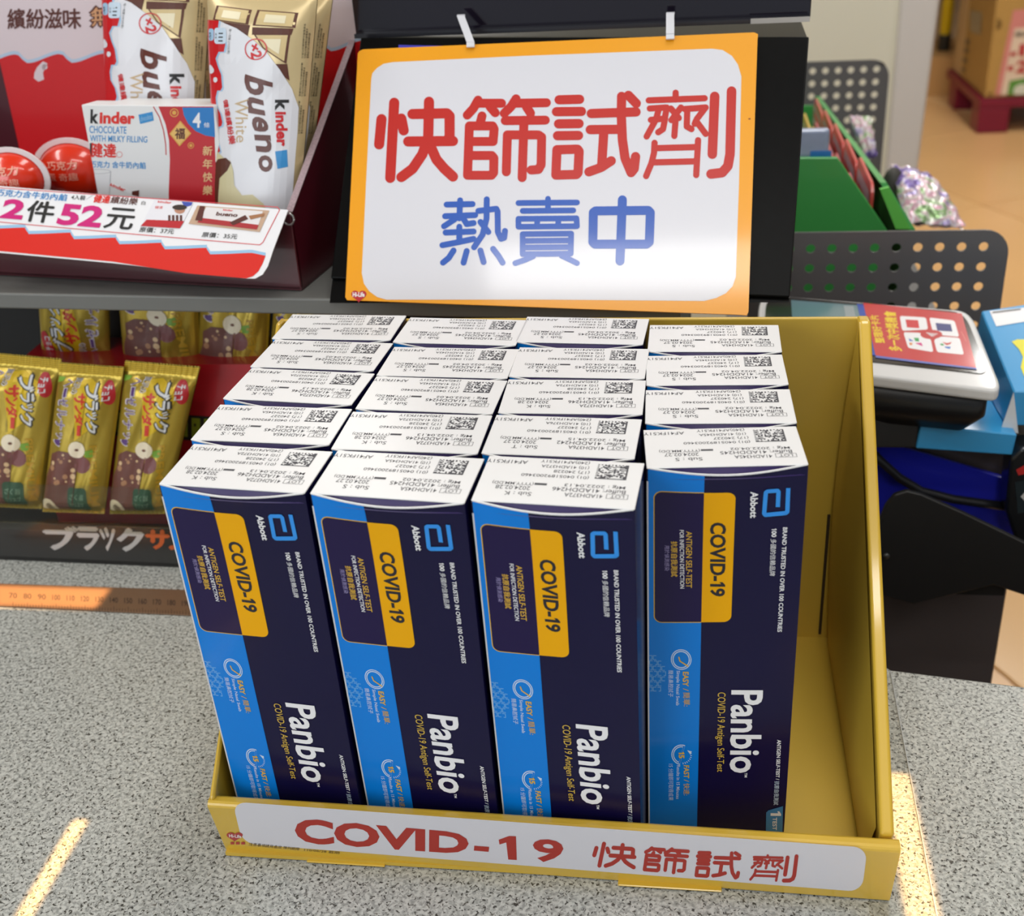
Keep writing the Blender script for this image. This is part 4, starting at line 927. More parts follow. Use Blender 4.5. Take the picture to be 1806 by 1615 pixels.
# ================================================================== SIGN, BLACK CARTON, ACRYLIC RISER
th1 = math.radians(-38.58)
SU = unit([math.cos(math.radians(-1.24)), math.sin(math.radians(-1.24)), -.009]); SVv = np.array([.012, math.sin(-th1), math.cos(th1)])
SG = Frame([.099, .2905, .2495], SU, SVv)
ORG = mat('#f2a208', .3, coat=.5, name='orange_laminate'); LW = mat('#dcdce4', .28, coat=.5, name='white_laminate'); SRED = mat('#c22019', .3, coat=.5); SBL = mat('#1f57b8', .3, coat=.5)
out = [SG.px(*q) for q in ((634, 90), (640, 87), (1330, 57), (1337, 60), (1336, 70), (1320, 550), (1317, 556), (1306, 555), (612, 529), (609, 524), (631, 94))]
mb = MB(); mb.prism([(u, v, 0) for u, v in out], np.array([0, 0, -.0009]), np.zeros(3), ORG)
sign = tag(put('promotion_sign', mb.mesh(), None, SG.mat()), 'orange framed white sign with large red and blue characters on the black carton', 'sign')
P = Print(SG.px).crop(600, 0, 840/1806)
ol = [(118, 300), (122, 278), (140, 258), (165, 242), (200, 236), (700, 212), (1410, 185), (1450, 190), (1485, 212), (1508, 245), (1521, 290), (1512, 700), (1500, 1050), (1488, 1085), (1462, 1112), (1425, 1130), (1380, 1141), (800, 1136), (175, 1136), (140, 1126), (110, 1104), (90, 1075), (82, 1035), (98, 700)]
P.poly(ol, LW, 1)
for ch in '快篩試劑': draw(P, ch, SRED)
draw(P, '刂', SRED)
for ch in '熱賣中': draw(P, ch, SBL)
heart(P, 71, 1120, 58, 46, mat('#b8202c', .35), 2); P.text('Hi-Life', [(48, 1108), (93, 1108), (93, 1126), (48, 1126)], PW, 3, off=.03)
P.poly(circ(1552, 451, 5, 8, ry=3), mat('#9a4a10', .5), 2)
put('sign_print', P.mesh(eps=.00012), sign, SG.mat())
BF_ = SG.shift(-.0045)
BC = mat('#0a0a0a', .3, spec=.08, noise=.3, scale=160, name='black_gloss_board')
bq = [BF_.px(*q) for q in ((636, 66), (1427, 64), (1393, 524), (583, 490))]
W4 = [BF_.w(u, v) for u, v in bq]
carton = thing('black_carton', 'black cardboard carton with slanted front behind the orange sign', 'carton', (.1, .33, SZ+.0005))
bm_ = MB(); bm_.prism([(u, v, 0) for u, v in bq], np.array([0, 0, -.003]), np.zeros(3), BC); put('front_panel', bevel(bm_.mesh(), .0008, 2), carton, BF_.mat())
zb = SZ+.0006
yt = max(W4[0][1], W4[1][1]); ztp = min(W4[0][2], W4[1][2])
def body_side(i_top, i_bot):
    T_, B_ = W4[i_top], W4[i_bot]; 
    k_ = (zb-B_[2])/(T_[2]-B_[2]); base = B_+(T_-B_)*k_; n_ = -BF_.N*.0036
    xo = .006 if i_top == 0 else 0
    return [base+n_, T_+n_+np.array([0, 0, -.0008]), np.array([T_[0]+xo, .41, T_[2]-.0008]), np.array([base[0]+xo*2, .41, zb])]
Lp, Rp = body_side(0, 3), body_side(1, 2)
mb = MB(); v = Lp+Rp; mb.add(v, [(0, 1, 2, 3), (4, 7, 6, 5), (1, 5, 6, 2), (0, 3, 7, 4), (2, 6, 7, 3), (0, 4, 5, 1)], BC); put('carton_body', mb.mesh(), carton)
# dark acrylic riser on top of the carton
ACR = mat('#17121f', .10, coat=.6, name='dark_acrylic')
ya = max(W4[0][1], W4[1][1])+.016; A0 = at(628, 62, 1, ya); A1 = at(1428, 50, 1, ya); zt0 = max(Lp[1][2], Rp[1][2])+.001
ris = thing('acrylic_riser', 'dark glossy acrylic riser standing on top of the black carton', 'riser', (.1, ya, zt0))
mb = MB(); mb.prism([(A0[0], ya, zt0), (A1[0], ya, zt0), (A1[0]+.002, ya, zt0+.13), (A0[0]-.002, ya, zt0+.13)], np.zeros(3), np.array([0, .004, 0]), ACR); put('front_sheet', bevel(mb.mesh(), .0006, 1), ris)
mb = MB(); mb.prism([(A0[0]+.001, ya-.008, zt0+.0002), (A1[0]-.001, ya-.008, zt0+.0002), (A1[0]-.001, ya-.0005, zt0+.0002), (A0[0]+.001, ya-.0005, zt0+.0002)], np.zeros(3), np.array([0, 0, .0025]), mat('#2a2a30', .2, coat=.4)); put('foot_ledge', mb.mesh(), ris)
mb = MB(); mb.prism([(A1[0]-.034, ya-.0095, zt0+.0002), (A1[0]-.001, ya-.0095, zt0+.0002), (A1[0]-.001, ya-.0088, zt0+.0002), (A1[0]-.034, ya-.0088, zt0+.0002)], np.zeros(3), np.array([0, 0, .0028]), mat('#b9b3ac', .4)); put('pale_edge_strip', mb.mesh(), ris)
for (x0_, y0_, x1_, y1_, w_, lb_) in ((813, 30, 831, 80, 14, 'left'), (1182, 26, 1182, 66, 13, 'right')):
    Pt = SG.w(*SG.px(x1_, y1_+6), .0012); Pt2 = SG.w(*SG.px(x1_, y1_-2), .0012); Pu = at(x0_, y0_, 1, ya-.014); Pm = at(x0_+1, y0_-1, 1, ya-.012)
    wv3 = np.array([1., 0, 0])*.0023; mb = MB(); path = [Pt, Pt2, Pu, Pm]
    for a, b_ in zip(path[:-1], path[1:]):
        nn = unit(np.cross(wv3, b_-a))*.0012
        mb.add([a-wv3, a+wv3, b_+wv3, b_-wv3, a-wv3+nn, a+wv3+nn, b_+wv3+nn, b_-wv3+nn], [(0, 1, 2, 3), (4, 7, 6, 5), (0, 4, 5, 1), (1, 5, 6, 2), (2, 6, 7, 3), (3, 7, 4, 0)], mat('#dcdde3', .35))
    tag(put('sign_clip', mb.mesh()), 'white plastic clip gripping the top of the orange sign, %s one' % lb_, 'clip', 'white clips holding the sign')
# small purple leaflet edge peeping out above the sign
LFt = SG.shift(-.0022)
mb = MB(); mb.prism([(*LFt.px(*q), 0) for q in ((703, 79), (790, 81), (790, 110), (702, 110))], np.array([0, 0, -.0004]), np.zeros(3), mat('#3a34b0', .4))
tag(put('leaflet', mb.mesh(), None, LFt.mat()), 'violet blue leaflet edge showing above the orange sign', 'leaflet')
# ================================================================== CLEAR FILM UNDER THE TRAY
ea, eb, ec = at(1568, 1176, 2, 0), at(1652, 1615, 2, 0), at(1672, 1700, 2, 0)
mb = MB(); mb.prism([(ea[0], .168, .0002), (eb[0], eb[1], .0002), (ec[0], ec[1], .0002), (.259, ec[1]-.01, .0002), (.259, .168, .0002)][::-1], np.zeros(3), np.array([0, 0, .0004]), clear('clear_film', '#fdfdfc', .03, .12))
film = tag(put('plastic_film', mb.mesh()), 'thin clear plastic film lying under the right end of the yellow tray', 'film')
mb = MB(); mb.tube([(ea[0], .168, .0007), (eb[0], eb[1], .0007), (ec[0], ec[1], .0007)], .00035, mat('#cfd2d2', .25), 6); put('film_edge', mb.mesh(), film)
# ================================================================== PERFORATED RACK BEHIND THE COUNTER
def perf(px_, py_, y, pitch, rad, nx, nz, mr, mt, ml, mbm, rc, m, shift_rows=None):
    """plate in the plane y; (px_,py_) is the centre of its top right hole"""
    c = at(px_, py_, 1, y); mb = MB(); h = pitch/2; th_ = .0016; K = 16
    def lay(yy):
        for i in range(nx):
            for j in range(nz):
                cx, cz = c[0]-i*pitch, c[2]-j*pitch
                o, n_ = [], []
                for k_ in range(K):
                    a = 2*math.pi*k_/K; s_ = max(abs(math.cos(a)), abs(math.sin(a)))
                    n_.append((cx+rad*math.cos(a), yy, cz+rad*math.sin(a))); o.append((cx+h*math.cos(a)/s_, yy, cz+h*math.sin(a)/s_))
                mb.add(n_+o, [(k_, K+k_, K+(k_+1) % K, (k_+1) % K) for k_ in range(K)], m)
    lay(y); lay(y+th_)
    for i in range(nx):
        for j in range(nz):
            cx, cz = c[0]-i*pitch, c[2]-j*pitch
            r0 = [(cx+rad*math.cos(2*math.pi*k_/K), y, cz+rad*math.sin(2*math.pi*k_/K)) for k_ in range(K)]; r1 = [(a, y+th_, b_) for a, _, b_ in r0]
            mb.add(r0+r1, [(k_, (k_+1) % K, K+(k_+1) % K, K+k_) for k_ in range(K)], m)
    X0, X1, Z1, Z0 = c[0]-(nx-1)*pitch-h, c[0]+h, c[2]+h, c[2]-(nz-1)*pitch-h
    mb.box(X0-ml, X0, y, y+th_, Z0-mbm, Z1, m); mb.box(X0, X1, y, y+th_, Z0-mbm, Z0, m)
    R_ = [(X0-ml, y, Z1), (X0-ml, y, Z1+mt), (X1+mr-rc, y, Z1+mt)]+[(X1+mr-rc+rc*math.sin(a), y, Z1+mt-rc+rc*math.cos(a)) for a in [math.pi/2*k_/8 for k_ in range(1, 9)]]+[(X1+mr, y, Z0-mbm), (X1, y, Z0-mbm), (X1, y, Z1)]
    mb.prism(R_[::-1], np.zeros(3), np.array([0, th_, 0]), m)
    return mb.mesh(), (X0-ml, X1+mr, Z0-mbm, Z1+mt)
PG = mat('#6c696a', .42, metal=.1, coat=.1, name='dark_grey_coated_steel')
rack = thing('perforated_rack', 'dark grey perforated steel rack holding the green file box', 'rack', (.35, .8, FZ))
me, b1 = perf(1735, 435, .50, .0153, .0034, 11, 6, .010, .0048, .006, .04, .018, PG); put('end_plate', me, rack)
me, b2 = perf(1546, 122, 1.20, .0153, .0040, 8, 17, .008, .0038, .01, .02, .022, PG); put('end_plate', me, rack)
zs = .005
mb = MB(); mb.box(.215, b1[1]-.006, .502, 1.198, zs-.006, zs, PG); put('shelf_board', mb.mesh(), rack)
for (x, y) in ((.24, .53), (b1[1]-.03, .53), (.24, 1.17), (b1[1]-.03, 1.17)):
    put('leg', MB().tube([(x, y, FZ+.001), (x, y, zs-.006)], .01, PG, 10).mesh(), rack)
GN = mat('#43a450', .38, coat=.2, name='green_board'); GL = mat('#6fd45a', .38, coat=.2, name='light_green_board')
gb = thing('green_file_box', 'green file box full of card sleeves on the perforated rack', 'file box', (.3, .8, zs))
yg = .57
g = [at(*q, 1, yg) for q in ((1340, 278), (1477, 278), (1566, 408))]; zg = zs+.0006
mb = MB(); mb.prism([(g[0][0], yg, zg), (g[2][0]+.005, yg, zg), tuple(g[2]), tuple(g[1]), tuple(g[0])], np.zeros(3), np.array([0, .004, 0]), GN); put('front_panel', bevel(mb.mesh(), .0008, 1), gb)
n1, n2, n3 = at(1607, 404, 1, yg), at(1552, 322, 1, yg+.012), at(1438, 170, 1, 1.12)
mb = MB(); mb.add([(n1[0]-.002, yg, zg), (n1[0]-.002, yg, n1[2]), tuple(n2), tuple(n3), (n3[0], 1.12, zg)]+[(n1[0]+.003, yg, zg), (n1[0]+.003, yg, n1[2]), (n2[0]+.005, n2[1], n2[2]), (n3[0]+.005, n3[1], n3[2]), (n3[0]+.005, 1.12, zg)], [(0, 1, 2, 3, 4), (9, 8, 7, 6, 5), (0, 5, 6, 1), (1, 6, 7, 2), (2, 7, 8, 3), (3, 8, 9, 4), (0, 4, 9, 5)], GN); put('side_panel', mb.mesh(), gb)
f1 = [at(*q, 1, yg-.004) for q in ((1552, 334), (1568, 330), (1607, 404), (1580, 404))]
mb = MB(); mb.prism([tuple(q) for q in f1][::-1], np.zeros(3), np.array([0, .003, 0]), GL); put('folded_corner', mb.mesh(), gb)
mb = MB(); mb.box(g[0][0], n3[0]-.002, 1.115, 1.12, zg, n3[2]-.01, GN); put('rear_panel', mb.mesh(), gb)
# sleeves stand lengthwise in rows parallel to the side panel
def pan(y): t = (y-n2[1])/(n3[1]-n2[1]); return n2+(n3-n2)*t
RW = [('red', '#d04a44', .006, .002, (.582, .68, .778, .876, .974)), ('rosy', '#c0485a', .015, -.010, (.578, .676, .774, .872)), ('yellow', '#d4ac30', .025, -.004, (.70, .80, .90)), ('blue', '#3d4a92', .036, -.016, (.61, .71, .81))]
ordn = ('nearest', 'second', 'third', 'fourth', 'farthest')
for rn_, hx, dx, dz, ys in RW:
    for j, y in enumerate(ys):
        p0, p1 = pan(y), pan(y+.088); ht = p0[2]+dz-.004-zg
        o = thing('card_sleeve', '%s-edged card sleeve in the green file box, %s of its row' % (rn_, ordn[j]), 'card sleeve', (p0[0]-dx, y, zg), 0, 'card sleeves standing in the green file box')
        dv_ = unit([p1[0]-p0[0], .088, 0]); F = Frame((p0[0]-dx, y, zg), -dv_, (0, 0, 1))
        w_ = .092; rp = rr(-w_, 0, 0, ht, .010, 4, '1100'); mb = MB(); mb.prism([(a, b_, 0) for a, b_ in rp], np.array([0, 0, -.0022]), np.zeros(3), mat(hx, .35, coat=.3)); put('coloured_edge', mb.mesh(), o, F.mat())
        P = Print(lambda x, y_: (x, y_)); P.poly(rr(-w_+.006, .004, -.006, ht-.008, .008, 4, '1100'), mat('#b9aeb4', .3, coat=.3, noise=.3, scale=60), 1)
        for k_ in range(5): P.rect(-w_*.85, ht*(.3+.13*k_), -w_*.2, ht*(.3+.13*k_)+.008, mat('#8d868e', .4) if k_ % 2 else mat(hx, .4), 2)
        put('printed_card', P.mesh(eps=.0002), o, F.mat())
o = thing('clear_card_case', 'clear card case with a blue base at the front left of the green file box', 'card case', (g[1][0]-.03, yg+.008, zg))
cz = at(1440, 226, 1, yg+.01)[2]
mb = MB(); mb.box(g[1][0]-.045, g[1][0]-.006, yg+.006, yg+.014, zg, cz, mat('#98a4c0', .2, coat=.5, noise=.2, scale=70)); put('case', bevel(mb.mesh(), .003, 3), o)
mb = MB(); mb.box(g[1][0]-.02, g[1][0]-.004, yg+.0052, yg+.0059, g[1][2]-.004, g[1][2]+.004, mat('#2a78c8', .3)); put('blue_base', mb.mesh(), o)
# crumpled snack pouches
def pouchmat():
    m = bpy.data.materials.new('pouch_print'); m.use_nodes = True; nt = m.node_tree; b = nt.nodes['Principled BSDF']; b.inputs['Roughness'].default_value = .22; b.inputs['Metallic'].default_value = .25
    tc = nt.nodes.new('ShaderNodeTexCoord'); n = nt.nodes.new('ShaderNodeTexNoise'); n.inputs['Scale'].default_value = 42; n.inputs['Detail'].default_value = 3; n.inputs['Distortion'].default_value = 1.2
    r = nt.nodes.new('ShaderNodeValToRGB'); r.color_ramp.interpolation = 'EASE'
    el = r.color_ramp.elements; el[0].position = .30; el[0].color = lin('#4a5a3c'); el[1].position = .70; el[1].color = lin('#7a63b0')
    for p_, c_ in ((.40, '#9bc084'), (.47, '#ece8e4'), (.52, '#dba0b8'), (.57, '#e9e4ea'), (.63, '#a795cc')): e = el.new(p_); e.color = lin(c_)
    nt.links.new(tc.outputs['Object'], n.inputs['Vector']); nt.links.new(n.outputs['Fac'], r.inputs[0]); nt.links.new(r.outputs[0], b.inputs['Base Color']); return m
PM = pouchmat()
def pouch(quad, y0_, y1_, label, dep):
    a = [at(*quad[0], 1, y0_), at(*quad[1], 1, y0_), at(*quad[2], 1, y1_), at(*quad[3], 1, y1_)]
    n_ = unit(np.cross(a[1]-a[0], a[3]-a[0])); n_ = -n_ if n_@(CP-a[0]) < 0 else n_
    def f(sg): return lambda s, t: (a[0]*(1-s)+a[1]*s)*(1-t)+(a[3]*(1-s)+a[2]*s)*t+n_*sg*(.001+dep*(math.sin(math.pi*s)*math.sin(math.pi*t))**.5+.0018*math.sin(21*s+9*t)*math.sin(13*t+5*s))
    mb = MB(); mb.grid(f(1), 22, 22, PM, False); mb.grid(lambda s, t: f(-1)(1-s, t), 22, 22, PM, False)
    tag(put('snack_pouch', mb.mesh()), label, 'snack pouch', 'shiny snack pouches by the green file box')
pouch([(1497, 204), (1537, 206), (1546, 276), (1520, 282)], 1.00, .97, 'small shiny pouch hanging beside the green file box', .008)
pouch([(1570, 290), (1642, 312), (1702, 402), (1596, 392)], .82, .74, 'large shiny pink and white pouch right of the green file box', .012)
mb = MB(); a = at(1575, 320, 1, .80); mb.grid(lambda s, t: a+np.array([.012*math.sin(math.pi*t)*math.cos(2*math.pi*s), .01*math.sin(math.pi*t)*math.sin(2*math.pi*s), .026*math.cos(math.pi*t)-.012]), 14, 10, mat('#3d3a36', .5)); tag(put('dark_pouch', mb.mesh()), 'dark rounded pouch between the green box and the pink pouch', 'snack pouch')
# ================================================================== CARD TERMINAL, BLUE CARTON, BRACKET
ZTm = .112
TF = Frame(at(1560, 660, 2, ZTm), at(1762, 684, 2, ZTm)-at(1560, 660, 2, ZTm), (0, 1, .0))
term = thing('card_terminal', 'white and black card payment terminal with a red advert, right of the yellow tray', 'card terminal', tuple(TF.w(0, .03, -.04)))
def smooth(pts, n=5):
    out_ = []
    N = len(pts)
    for i in range(N):
        a, b_, c_ = (np.array(pts[(i-1) % N], float), np.array(pts[i], float), np.array(pts[(i+1) % N], float))
        r_ = min(np.linalg.norm(a-b_), np.linalg.norm(c_-b_))*.5; r_ = min(r_, 24)
        p0 = b_+(a-b_)/np.linalg.norm(a-b_)*r_; p1 = b_+(c_-b_)/np.linalg.norm(c_-b_)*r_
        for k_ in range(n+1): t = k_/n; out_.append(tuple(p0*(1-t)**2+b_*2*t*(1-t)+p1*t*t))
    return out_
bez = smooth([(1340, 518), (1712, 548), (1770, 690), (1330, 636)]); WB = mat('#dadada', .35, coat=.2)
mb = MB(); mb.prism([(*TF.px(*q), 0) for q in bez], np.array([0, 0, -.008]), np.zeros(3), WB); put('bezel', bevel(mb.mesh(), .0022, 3, 40), term, TF.mat())
gls = smooth([(1352, 522), (1700, 552), (1746, 662), (1345, 618)])
mb = MB(); mb.prism([(*TF.px(*q), 0) for q in gls], np.array([0, 0, 0]), np.array([0, 0, .0006]), mat('#231f1c', .15, coat=.6)); put('screen_glass', mb.mesh(), term, TF.mat())
bod = smooth([(1345, 532), (1700, 552), (1754, 676), (1335, 640)]); bl = [TF.px(*q) for q in bod]; cu_ = np.mean(bl, 0)
mb = MB(); n_ = len(bl); top = [(u, v, -.008) for u, v in bl]; mid = [(u, v, -.024) for u, v in bl]; bot = [(cu_[0]+(u-cu_[0])*.86, cu_[1]+(v-cu_[1])*.8, -.0385) for u, v in bl]
mb.add(top+mid+bot, [(i, (i+1) % n_, n_+(i+1) % n_, n_+i) for i in range(n_)]+[(n_+i, n_+(i+1) % n_, 2*n_+(i+1) % n_, 2*n_+i) for i in range(n_)]+[tuple(range(2*n_, 3*n_)), tuple(range(n_))[::-1]], mat('#17171a', .35), True); ob_ = put('terminal_body', mb.mesh(), term, TF.mat())
for p in ob_.data.polygons: p.use_smooth = len(p.vertices) == 4
P = Print(TF.px)
P.poly([(1395, 531), (1512, 540), (1530, 628), (1400, 612)], mat('#64838c', .15, coat=.6), 11)
P.poly([(1488, 541), (1505, 542), (1522, 620), (1500, 618)], mat('#9aa4a8', .2), 12)
P.poly([(1511, 538), (1523, 539), (1546, 629), (1532, 628)], mat('#1f49b0', .3, coat=.4), 11)
TR_ = mat('#cc2a2c', .3, coat=.4); P.poly([(1522, 536), (1696, 555), (1722, 651), (1544, 629)], TR_, 12); P.poly([(1544, 629), (1722, 651), (1722, 654), (1544, 633)], mat('#5a68b8', .4), 12)
P.crop(1500, 500, .1858); YL = mat('#f0d020', .4)
for q in ([(465, 320), (715, 335), (735, 450), (490, 462)], [(745, 335), (985, 365), (1030, 520), (865, 505), (800, 462), (775, 455)], [(500, 475), (660, 480), (760, 540), (785, 665), (545, 625)], [(790, 545), (860, 515), (1035, 530), (1075, 690), (820, 665)]): P.poly(smooth(q, 4), PW, 13)
P.poly(circ(765, 497, 104, 22, ry=44), TR_, 14)
for k_ in range(4): P.line([(715+14*k_, 482+9*k_), (770, 490+8*k_), (825-12*k_, 492+8*k_)], 5, PW, 15, cap=False)
P.poly([(520, 355), (640, 362), (652, 438), (535, 430)], mat('#d02028', .4), 14); P.poly([(805, 388), (950, 400), (965, 470), (822, 460)], mat('#2a2f78', .4), 14)
P.poly([(550, 535), (600, 560), (560, 560)], mat('#2b62c0', .4), 14); P.poly([(600, 530), (645, 530), (650, 565), (615, 562)], mat('#2aa050', .4), 14); P.poly([(610, 580), (670, 575), (685, 610)], mat('#d8308a', .4), 14); P.poly([(555, 575), (588, 578), (580, 600), (560, 596)], mat('#e08a3a', .4), 14)
P.poly([(870, 568), (915, 580), (960, 568), (945, 590), (910, 600)], mat('#d04030', .4), 14); P.poly([(845, 590), (870, 582), (890, 600), (865, 604)], mat('#2aa050', .4), 14); P.poly([(890, 612), (950, 615), (940, 635), (900, 625)], mat('#3070c8', .4), 14)
# captions are turned: they read from the near side upwards
P.text('多一次中獎機會', [(365, 650), (312, 275), (425, 280), (488, 655)], YL, 13, fb=.03)
P.text('整理好卡片', [(235, 575), (178, 315), (260, 312), (325, 578)], YL, 13, fb=.03)
P.text('注意事項', [(1090, 560), (1045, 470), (1056, 468), (1102, 560)], mat('#e88a88', .4), 13)
put('advert_sticker', P.mesh(eps=.00008), term, TF.mat())
# stand: black base and blue carton
yS = .325
mb = MB(); L0, L1 = at(1440, 735, 1, yS), at(1624, 750, 1, yS); L2, L3_ = at(1615, 791, 1, yS), at(1440, 770, 1, yS)
base = thing('terminal_stand', 'black metal stand plate below the card terminal', 'stand', (L0[0], .37, L0[2]))
mb.prism([(L0[0], yS, L0[2]), (L1[0]-.001, yS, L0[2]), (L1[0]-.001, yS, L2[2]), (L0[0], yS, L2[2])], np.zeros(3), np.array([0, .09, 0]), mat('#222122', .4)); put('stand_body', bevel(mb.mesh(), .0015, 2), base)
SKY = mat('#3aa0dc', .3, coat=.4, name='sky_blue_board')
zt1 = .0705; zt0_ = .052
bc = thing('blue_carton', 'light blue cardboard carton wrapped around the terminal stand', 'carton', (L1[0]+.03, .37, zt0_))
F0, F1, F2, F3 = at(1624, 750, 1, yS), at(1794, 766, 1, yS), at(1785, 803, 1, yS), at(1615, 791, 1, yS)
mb = MB(); mb.prism([tuple(F3), tuple(F2), tuple(F1), tuple(F0)], np.zeros(3), np.array([0, .085, 0]), SKY); put('lower_wing', bevel(mb.mesh(), .0008, 1), bc)
Ua, Ub, Uc, Ud = at(1731, 548, 1, .43), at(1850, 530, 1, .43), at(1880, 690, 1, .335), at(1788, 690, 1, .335)
zlow = F1[2]+.001; UF0 = Frame(Ud, Uc-Ud, Ua-Ud); Ub = UF0.w(*UF0.px(1850, 530)); Uc = UF0.w(*UF0.px(1880, 690))
mb = MB(); V8 = [Ua, Ub, Uc, Ud]; lowp = [np.array([p[0]+(.0 if i in (1, 2) else -.002), p[1], zlow]) for i, p in enumerate(V8)]
mb.add(V8+lowp, [(0, 1, 2, 3)[::-1], (0, 3, 7, 4), (3, 2, 6, 7), (1, 0, 4, 5), (2, 1, 5, 6), (4, 7, 6, 5)], SKY); put('upright_block', bevel(mb.mesh(), .0008, 1), bc)
mb = MB(); tri = [at(1765, 758, 1, .3335), at(1788, 692, 1, .3335), at(1796, 764, 1, .3335)]
mb.prism([tuple(q) for q in tri][::-1], np.zeros(3), np.array([0, .0008, 0]), WHITE); put('raw_flap', mb.mesh(), bc)
UF = Frame(Ud, Uc-Ud, Ua-Ud); P = Print(UF.px)
P.poly([(1745, 549), (1806, 543), (1850, 540), (1850, 565), (1806, 568), (1757, 576)], PW, 1)
P.line([(1750, 552), (1800, 546)], 2.2, mat('#777', .5) if False else mat('#777777', .5), 2, cap=False)
P.poly([(1784, 603), (1794, 599), (1808, 599), (1850, 590), (1850, 680), (1806, 664), (1800, 648), (1804, 630), (1797, 616)], mat('#e8e020', .4), 1)
put('carton_print', P.mesh(eps=.0003), bc, UF.mat())
# dark cabinet flank the stand is bolted to
fl0, fl1 = at(1400, 1000, 1, .36), at(1763, 1120, 1, .36)
cab = thing('dark_cabinet', 'dark brown cabinet flank standing on the floor behind the counter edge', 'cabinet', (.36, .38, FZ))
mb = MB(); mb.box(.285, fl1[0], .36, .40, FZ+.0005, .048, mat('#5c5556', .3, coat=.3)); put('cabinet_body', bevel(mb.mesh(), .001, 1), cab)
VIO = mat('#2a30c8', .18, coat=.7, name='violet_blue_plastic')
a4 = [at(*q, 1, .352) for q in ((1480, 770), (1560, 780), (1770, 842), (1800, 960), (1480, 1000))]
mb = MB(); mb.prism([tuple(q) for q in a4][::-1], np.zeros(3), np.array([0, .004, 0]), VIO); tag(put('plastic_divider', bevel(mb.mesh(), .0008, 1)), 'violet blue glossy plastic panel above the black bracket', 'panel')
cab_pts = [at(*q, 1, .338) for q in ((1530, 790), (1552, 812), (1585, 842), (1625, 866), (1680, 880), (1730, 887), (1775, 893))]
tag(put('power_cable', MB().tube(cab_pts, .0030, mat('#1c1c20', .4), 10).mesh()), 'thick black cable curving in front of the blue panel', 'cable')
br = [at(*q, 1, .30) for q in ((1500, 1000), (1548, 925), (1562, 892), (1578, 873), (1600, 866), (1625, 872), (1700, 905), (1830, 968), (1830, 1058), (1752, 1032), (1612, 1066), (1500, 1035))]
mb = MB(); mb.prism([tuple(q) for q in br][::-1], np.zeros(3), np.array([0, .004, 0]), mat('#1b1b1c', .5, noise=.05, scale=200, name='black_powder_coat'))
brk = tag(put('black_bracket', bevel(mb.mesh(), .0008, 1)), 'black steel bracket arm right of the yellow tray', 'bracket')
bs = at(1563, 980, 1, .2995); put('bolt_head', MB().tube([bs, bs+np.array([0, -.001, 0])], .0022, mat('#555555', .4, metal=.6), 12).mesh(), brk)
put('rear_arm', MB().box(br[8][0]-.05, br[8][0]-.02, .304, .3595, br[8][2]+.0, br[8][2]+.02, mat('#1b1b1c', .5)).mesh(), brk)
dv = thing('card_reader', 'black card reader with a red mark at the right picture edge', 'card reader', tuple(at(1800, 900, 1, .33)))
q5 = [at(*q, 1, .322) for q in ((1782, 810), (1800, 792), (1850, 785), (1850, 965), (1792, 955), (1774, 900))]
mb = MB(); mb.prism([tuple(q) for q in q5][::-1], np.zeros(3), np.array([0, .02, 0]), mat('#16181b', .3, coat=.3)); put('reader_body', bevel(mb.mesh(), .002, 2), dv)
DFm = Frame(at(1800, 900, 1, .3219), (1, 0, 0), (0, 0, 1)); P = Print(DFm.px); P.poly([(1792, 828), (1806, 820), (1825, 822), (1825, 832), (1796, 838)], mat('#c02a28', .4), 1); P.poly([(1790, 850), (1825, 842), (1825, 900), (1795, 905)], mat('#263034', .2), 1); P.poly([(1800, 875), (1812, 862), (1825, 862), (1825, 880), (1806, 882)], mat('#c8c8c8', .3), 2)
put('reader_print', P.mesh(eps=.0002), dv, DFm.mat())
# ================================================================== FAR BACKGROUND
G0 = at(1722, 236, 2, FZ); G1 = at(1664, 176, 2, FZ); gd = unit([G1[0]-G0[0], G1[1]-G0[1], 0]); gx = unit([-gd[1], gd[0], 0]); gx = gx if gx[0] > 0 else -gx
def bgbox(name, u0_, u1_, d0, d1, za, zb_, m, parent=None):
    c = [G0+gx*u+gd*d for u, d in ((u0_, d0), (u1_, d0), (u1_, d1), (u0_, d1))]
    mb = MB(); mb.prism([(p[0], p[1], FZ) for p in c], np.array([0, 0, za]), np.array([0, 0, zb_]), m); return put(name, bevel(mb.mesh(), .004, 2), parent)
pal = thing('pallet', 'dark red pallet under the brown cartons', 'pallet', tuple(G0)); MP = mat('#7a1030', .4)
for i, (u, d) in enumerate(((0, 0), (0, .42), (.55, 0), (.55, .42), (1.1, 0), (1.1, .42))): bgbox('pallet_foot', u, u+.12, d, d+.12, .001, .10, MP, pal)
bgbox('pallet_deck', 0, 1.25, 0, .62, .10, .135, MP, pal)
TAN = mat('#b9924e', .7, noise=.05, scale=5, name='brown_cardboard'); TAN2 = mat('#c9a874', .7)
hC = .43; lC = 1
def fcarton(u0_, u1_, d0, d1, za, zb_, label, m=TAN):
    t = thing('brown_carton', label, 'carton', tuple(G0+gx*u0_+gd*d0+np.array([0, 0, za])), 0, 'brown cartons on the red pallet')
    bgbox('carton_body', u0_, u1_, d0, d1, za, zb_, m, t)
    return t
c1_ = fcarton(.02, .70, .02, .45, .137, .137+.60, 'brown cardboard carton with a pink bordered price poster, on the red pallet')
c2_ = fcarton(.02, .70, .02, .45, .739, 1.30, 'brown cardboard carton stacked on top of the postered carton')
c3_ = fcarton(.02, .70, 0.46, .60, .137, 1.15, 'pale brown tall carton behind the postered carton', TAN2)
c4_ = fcarton(.72, 1.24, .02, .45, .137, .9, 'brown carton at the far right of the pallet')
CFm = Frame(G0+gx*.02+gd*(.0195)+np.array([0, 0, .137]), gx, (0, 0, 1)); P = Print(CFm.px)
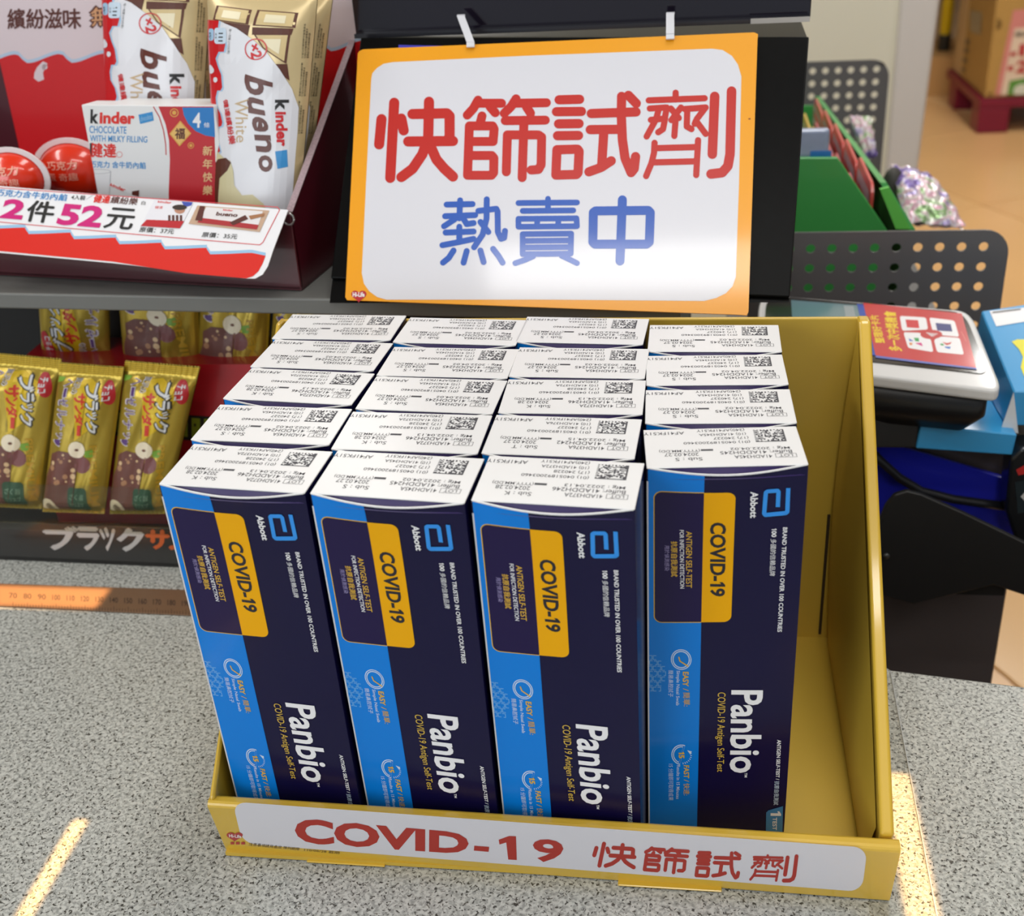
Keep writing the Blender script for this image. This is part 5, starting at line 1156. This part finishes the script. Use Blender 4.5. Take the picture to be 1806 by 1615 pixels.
PK = mat('#d88a84', .5); P.poly([(1787, 18), (1850, 12), (1850, 205), (1752, 188)], PK, 1); P.poly([(1789, 50), (1850, 46), (1850, 196), (1762, 182)], mat('#e6d2bc', .5), 2)
P.text('優惠', [(1788, 56), (1820, 54), (1818, 64), (1787, 64)], K2, 3); R3 = mat('#c0343a', .5)
P.poly([(1798, 78), (1808, 76), (1806, 98), (1796, 98)], R3, 3); P.text('2', [(1794, 106), (1812, 104), (1808, 128), (1790, 128)], R3, 3, off=.04); P.poly([(1782, 92), (1792, 90), (1790, 98), (1780, 98)], R3, 3); P.poly([(1778, 116), (1787, 115), (1785, 124), (1776, 124)], R3, 3)
P.poly([(1780, 142), (1850, 130), (1850, 184), (1775, 172)], mat('#5f9a40', .5), 3); P.poly(circ(1804, 160, 18, 14, ry=13), mat('#d8dccc', .5), 4)
P.poly([(1725, 164), (1750, 164), (1748, 174), (1723, 174)], mat('#7a5c28', .6), 1); P.poly(circ(1757, 42, 10, 10), mat('#7a5c28', .6), 1)
P.v = [(max(u, .01), max(v, .01), l) for u, v, l in P.v]
put('price_poster', P.mesh(eps=.002), c1_, CFm.mat())
SFm = Frame(G0+gx*.0195+gd*.02+np.array([0, 0, .137]), gd, (0, 0, 1))
P = Print(SFm.px)
for q in ([(1704, 68), (1712, 70), (1710, 80), (1703, 78)], [(1701, 84), (1710, 86), (1709, 94), (1700, 92)], [(1698, 100), (1707, 104), (1706, 112), (1697, 108)], [(1696, 118), (1704, 121), (1703, 127), (1695, 124)]): P.poly(q, mat('#7c6a48', .6), 1)
P.poly([(1712, 18), (1733, 22), (1730, 62), (1712, 55)], mat('#a89a78', .4), 1)
P.v = [(min(max(u, .005), .42), v, l) for u, v, l in P.v]
put('carton_marks', P.mesh(lambda u, v, n: (u, v, -n), eps=.002), c1_, SFm.mat())
bt = at(1668, 50, 1, 5.6); bt2 = at(1662, 88, 1, 5.6)
bo = thing('yellow_bottle', 'yellow bottle with a black base far behind the partition panel', 'bottle', (bt[0], 5.6, bt2[2]))
def lathe(prof, c, m, n=18): mb = MB(); mb.grid(lambda s, t: (c[0]+np.interp(t, np.linspace(0, 1, len(prof)), [p[0] for p in prof])*math.cos(2*math.pi*s), c[1]+np.interp(t, np.linspace(0, 1, len(prof)), [p[0] for p in prof])*math.sin(2*math.pi*s), c[2]+np.interp(t, np.linspace(0, 1, len(prof)), [p[1] for p in prof])), n, 24, m); return mb.mesh()
put('base_cap', lathe([(0, 0), (.028, 0), (.028, .07), (0, .07)], (bt[0], 5.6, bt2[2]), mat('#26241f', .4)), bo)
put('bottle_body', lathe([(.024, .07), (.026, .10), (.026, .20), (.022, .24), (.010, .26)], (bt[0], 5.6, bt2[2]), mat('#d8b400', .3, coat=.4)), bo)
sh = tag(put('store_shelf', MB().box(bt[0]-.5, bt[0]+.3, 5.45, 5.9, FZ+.001, bt2[2]-.002, mat('#c89a60', .6)).mesh()), 'low tan store shelf carrying the yellow bottle', 'shelf')
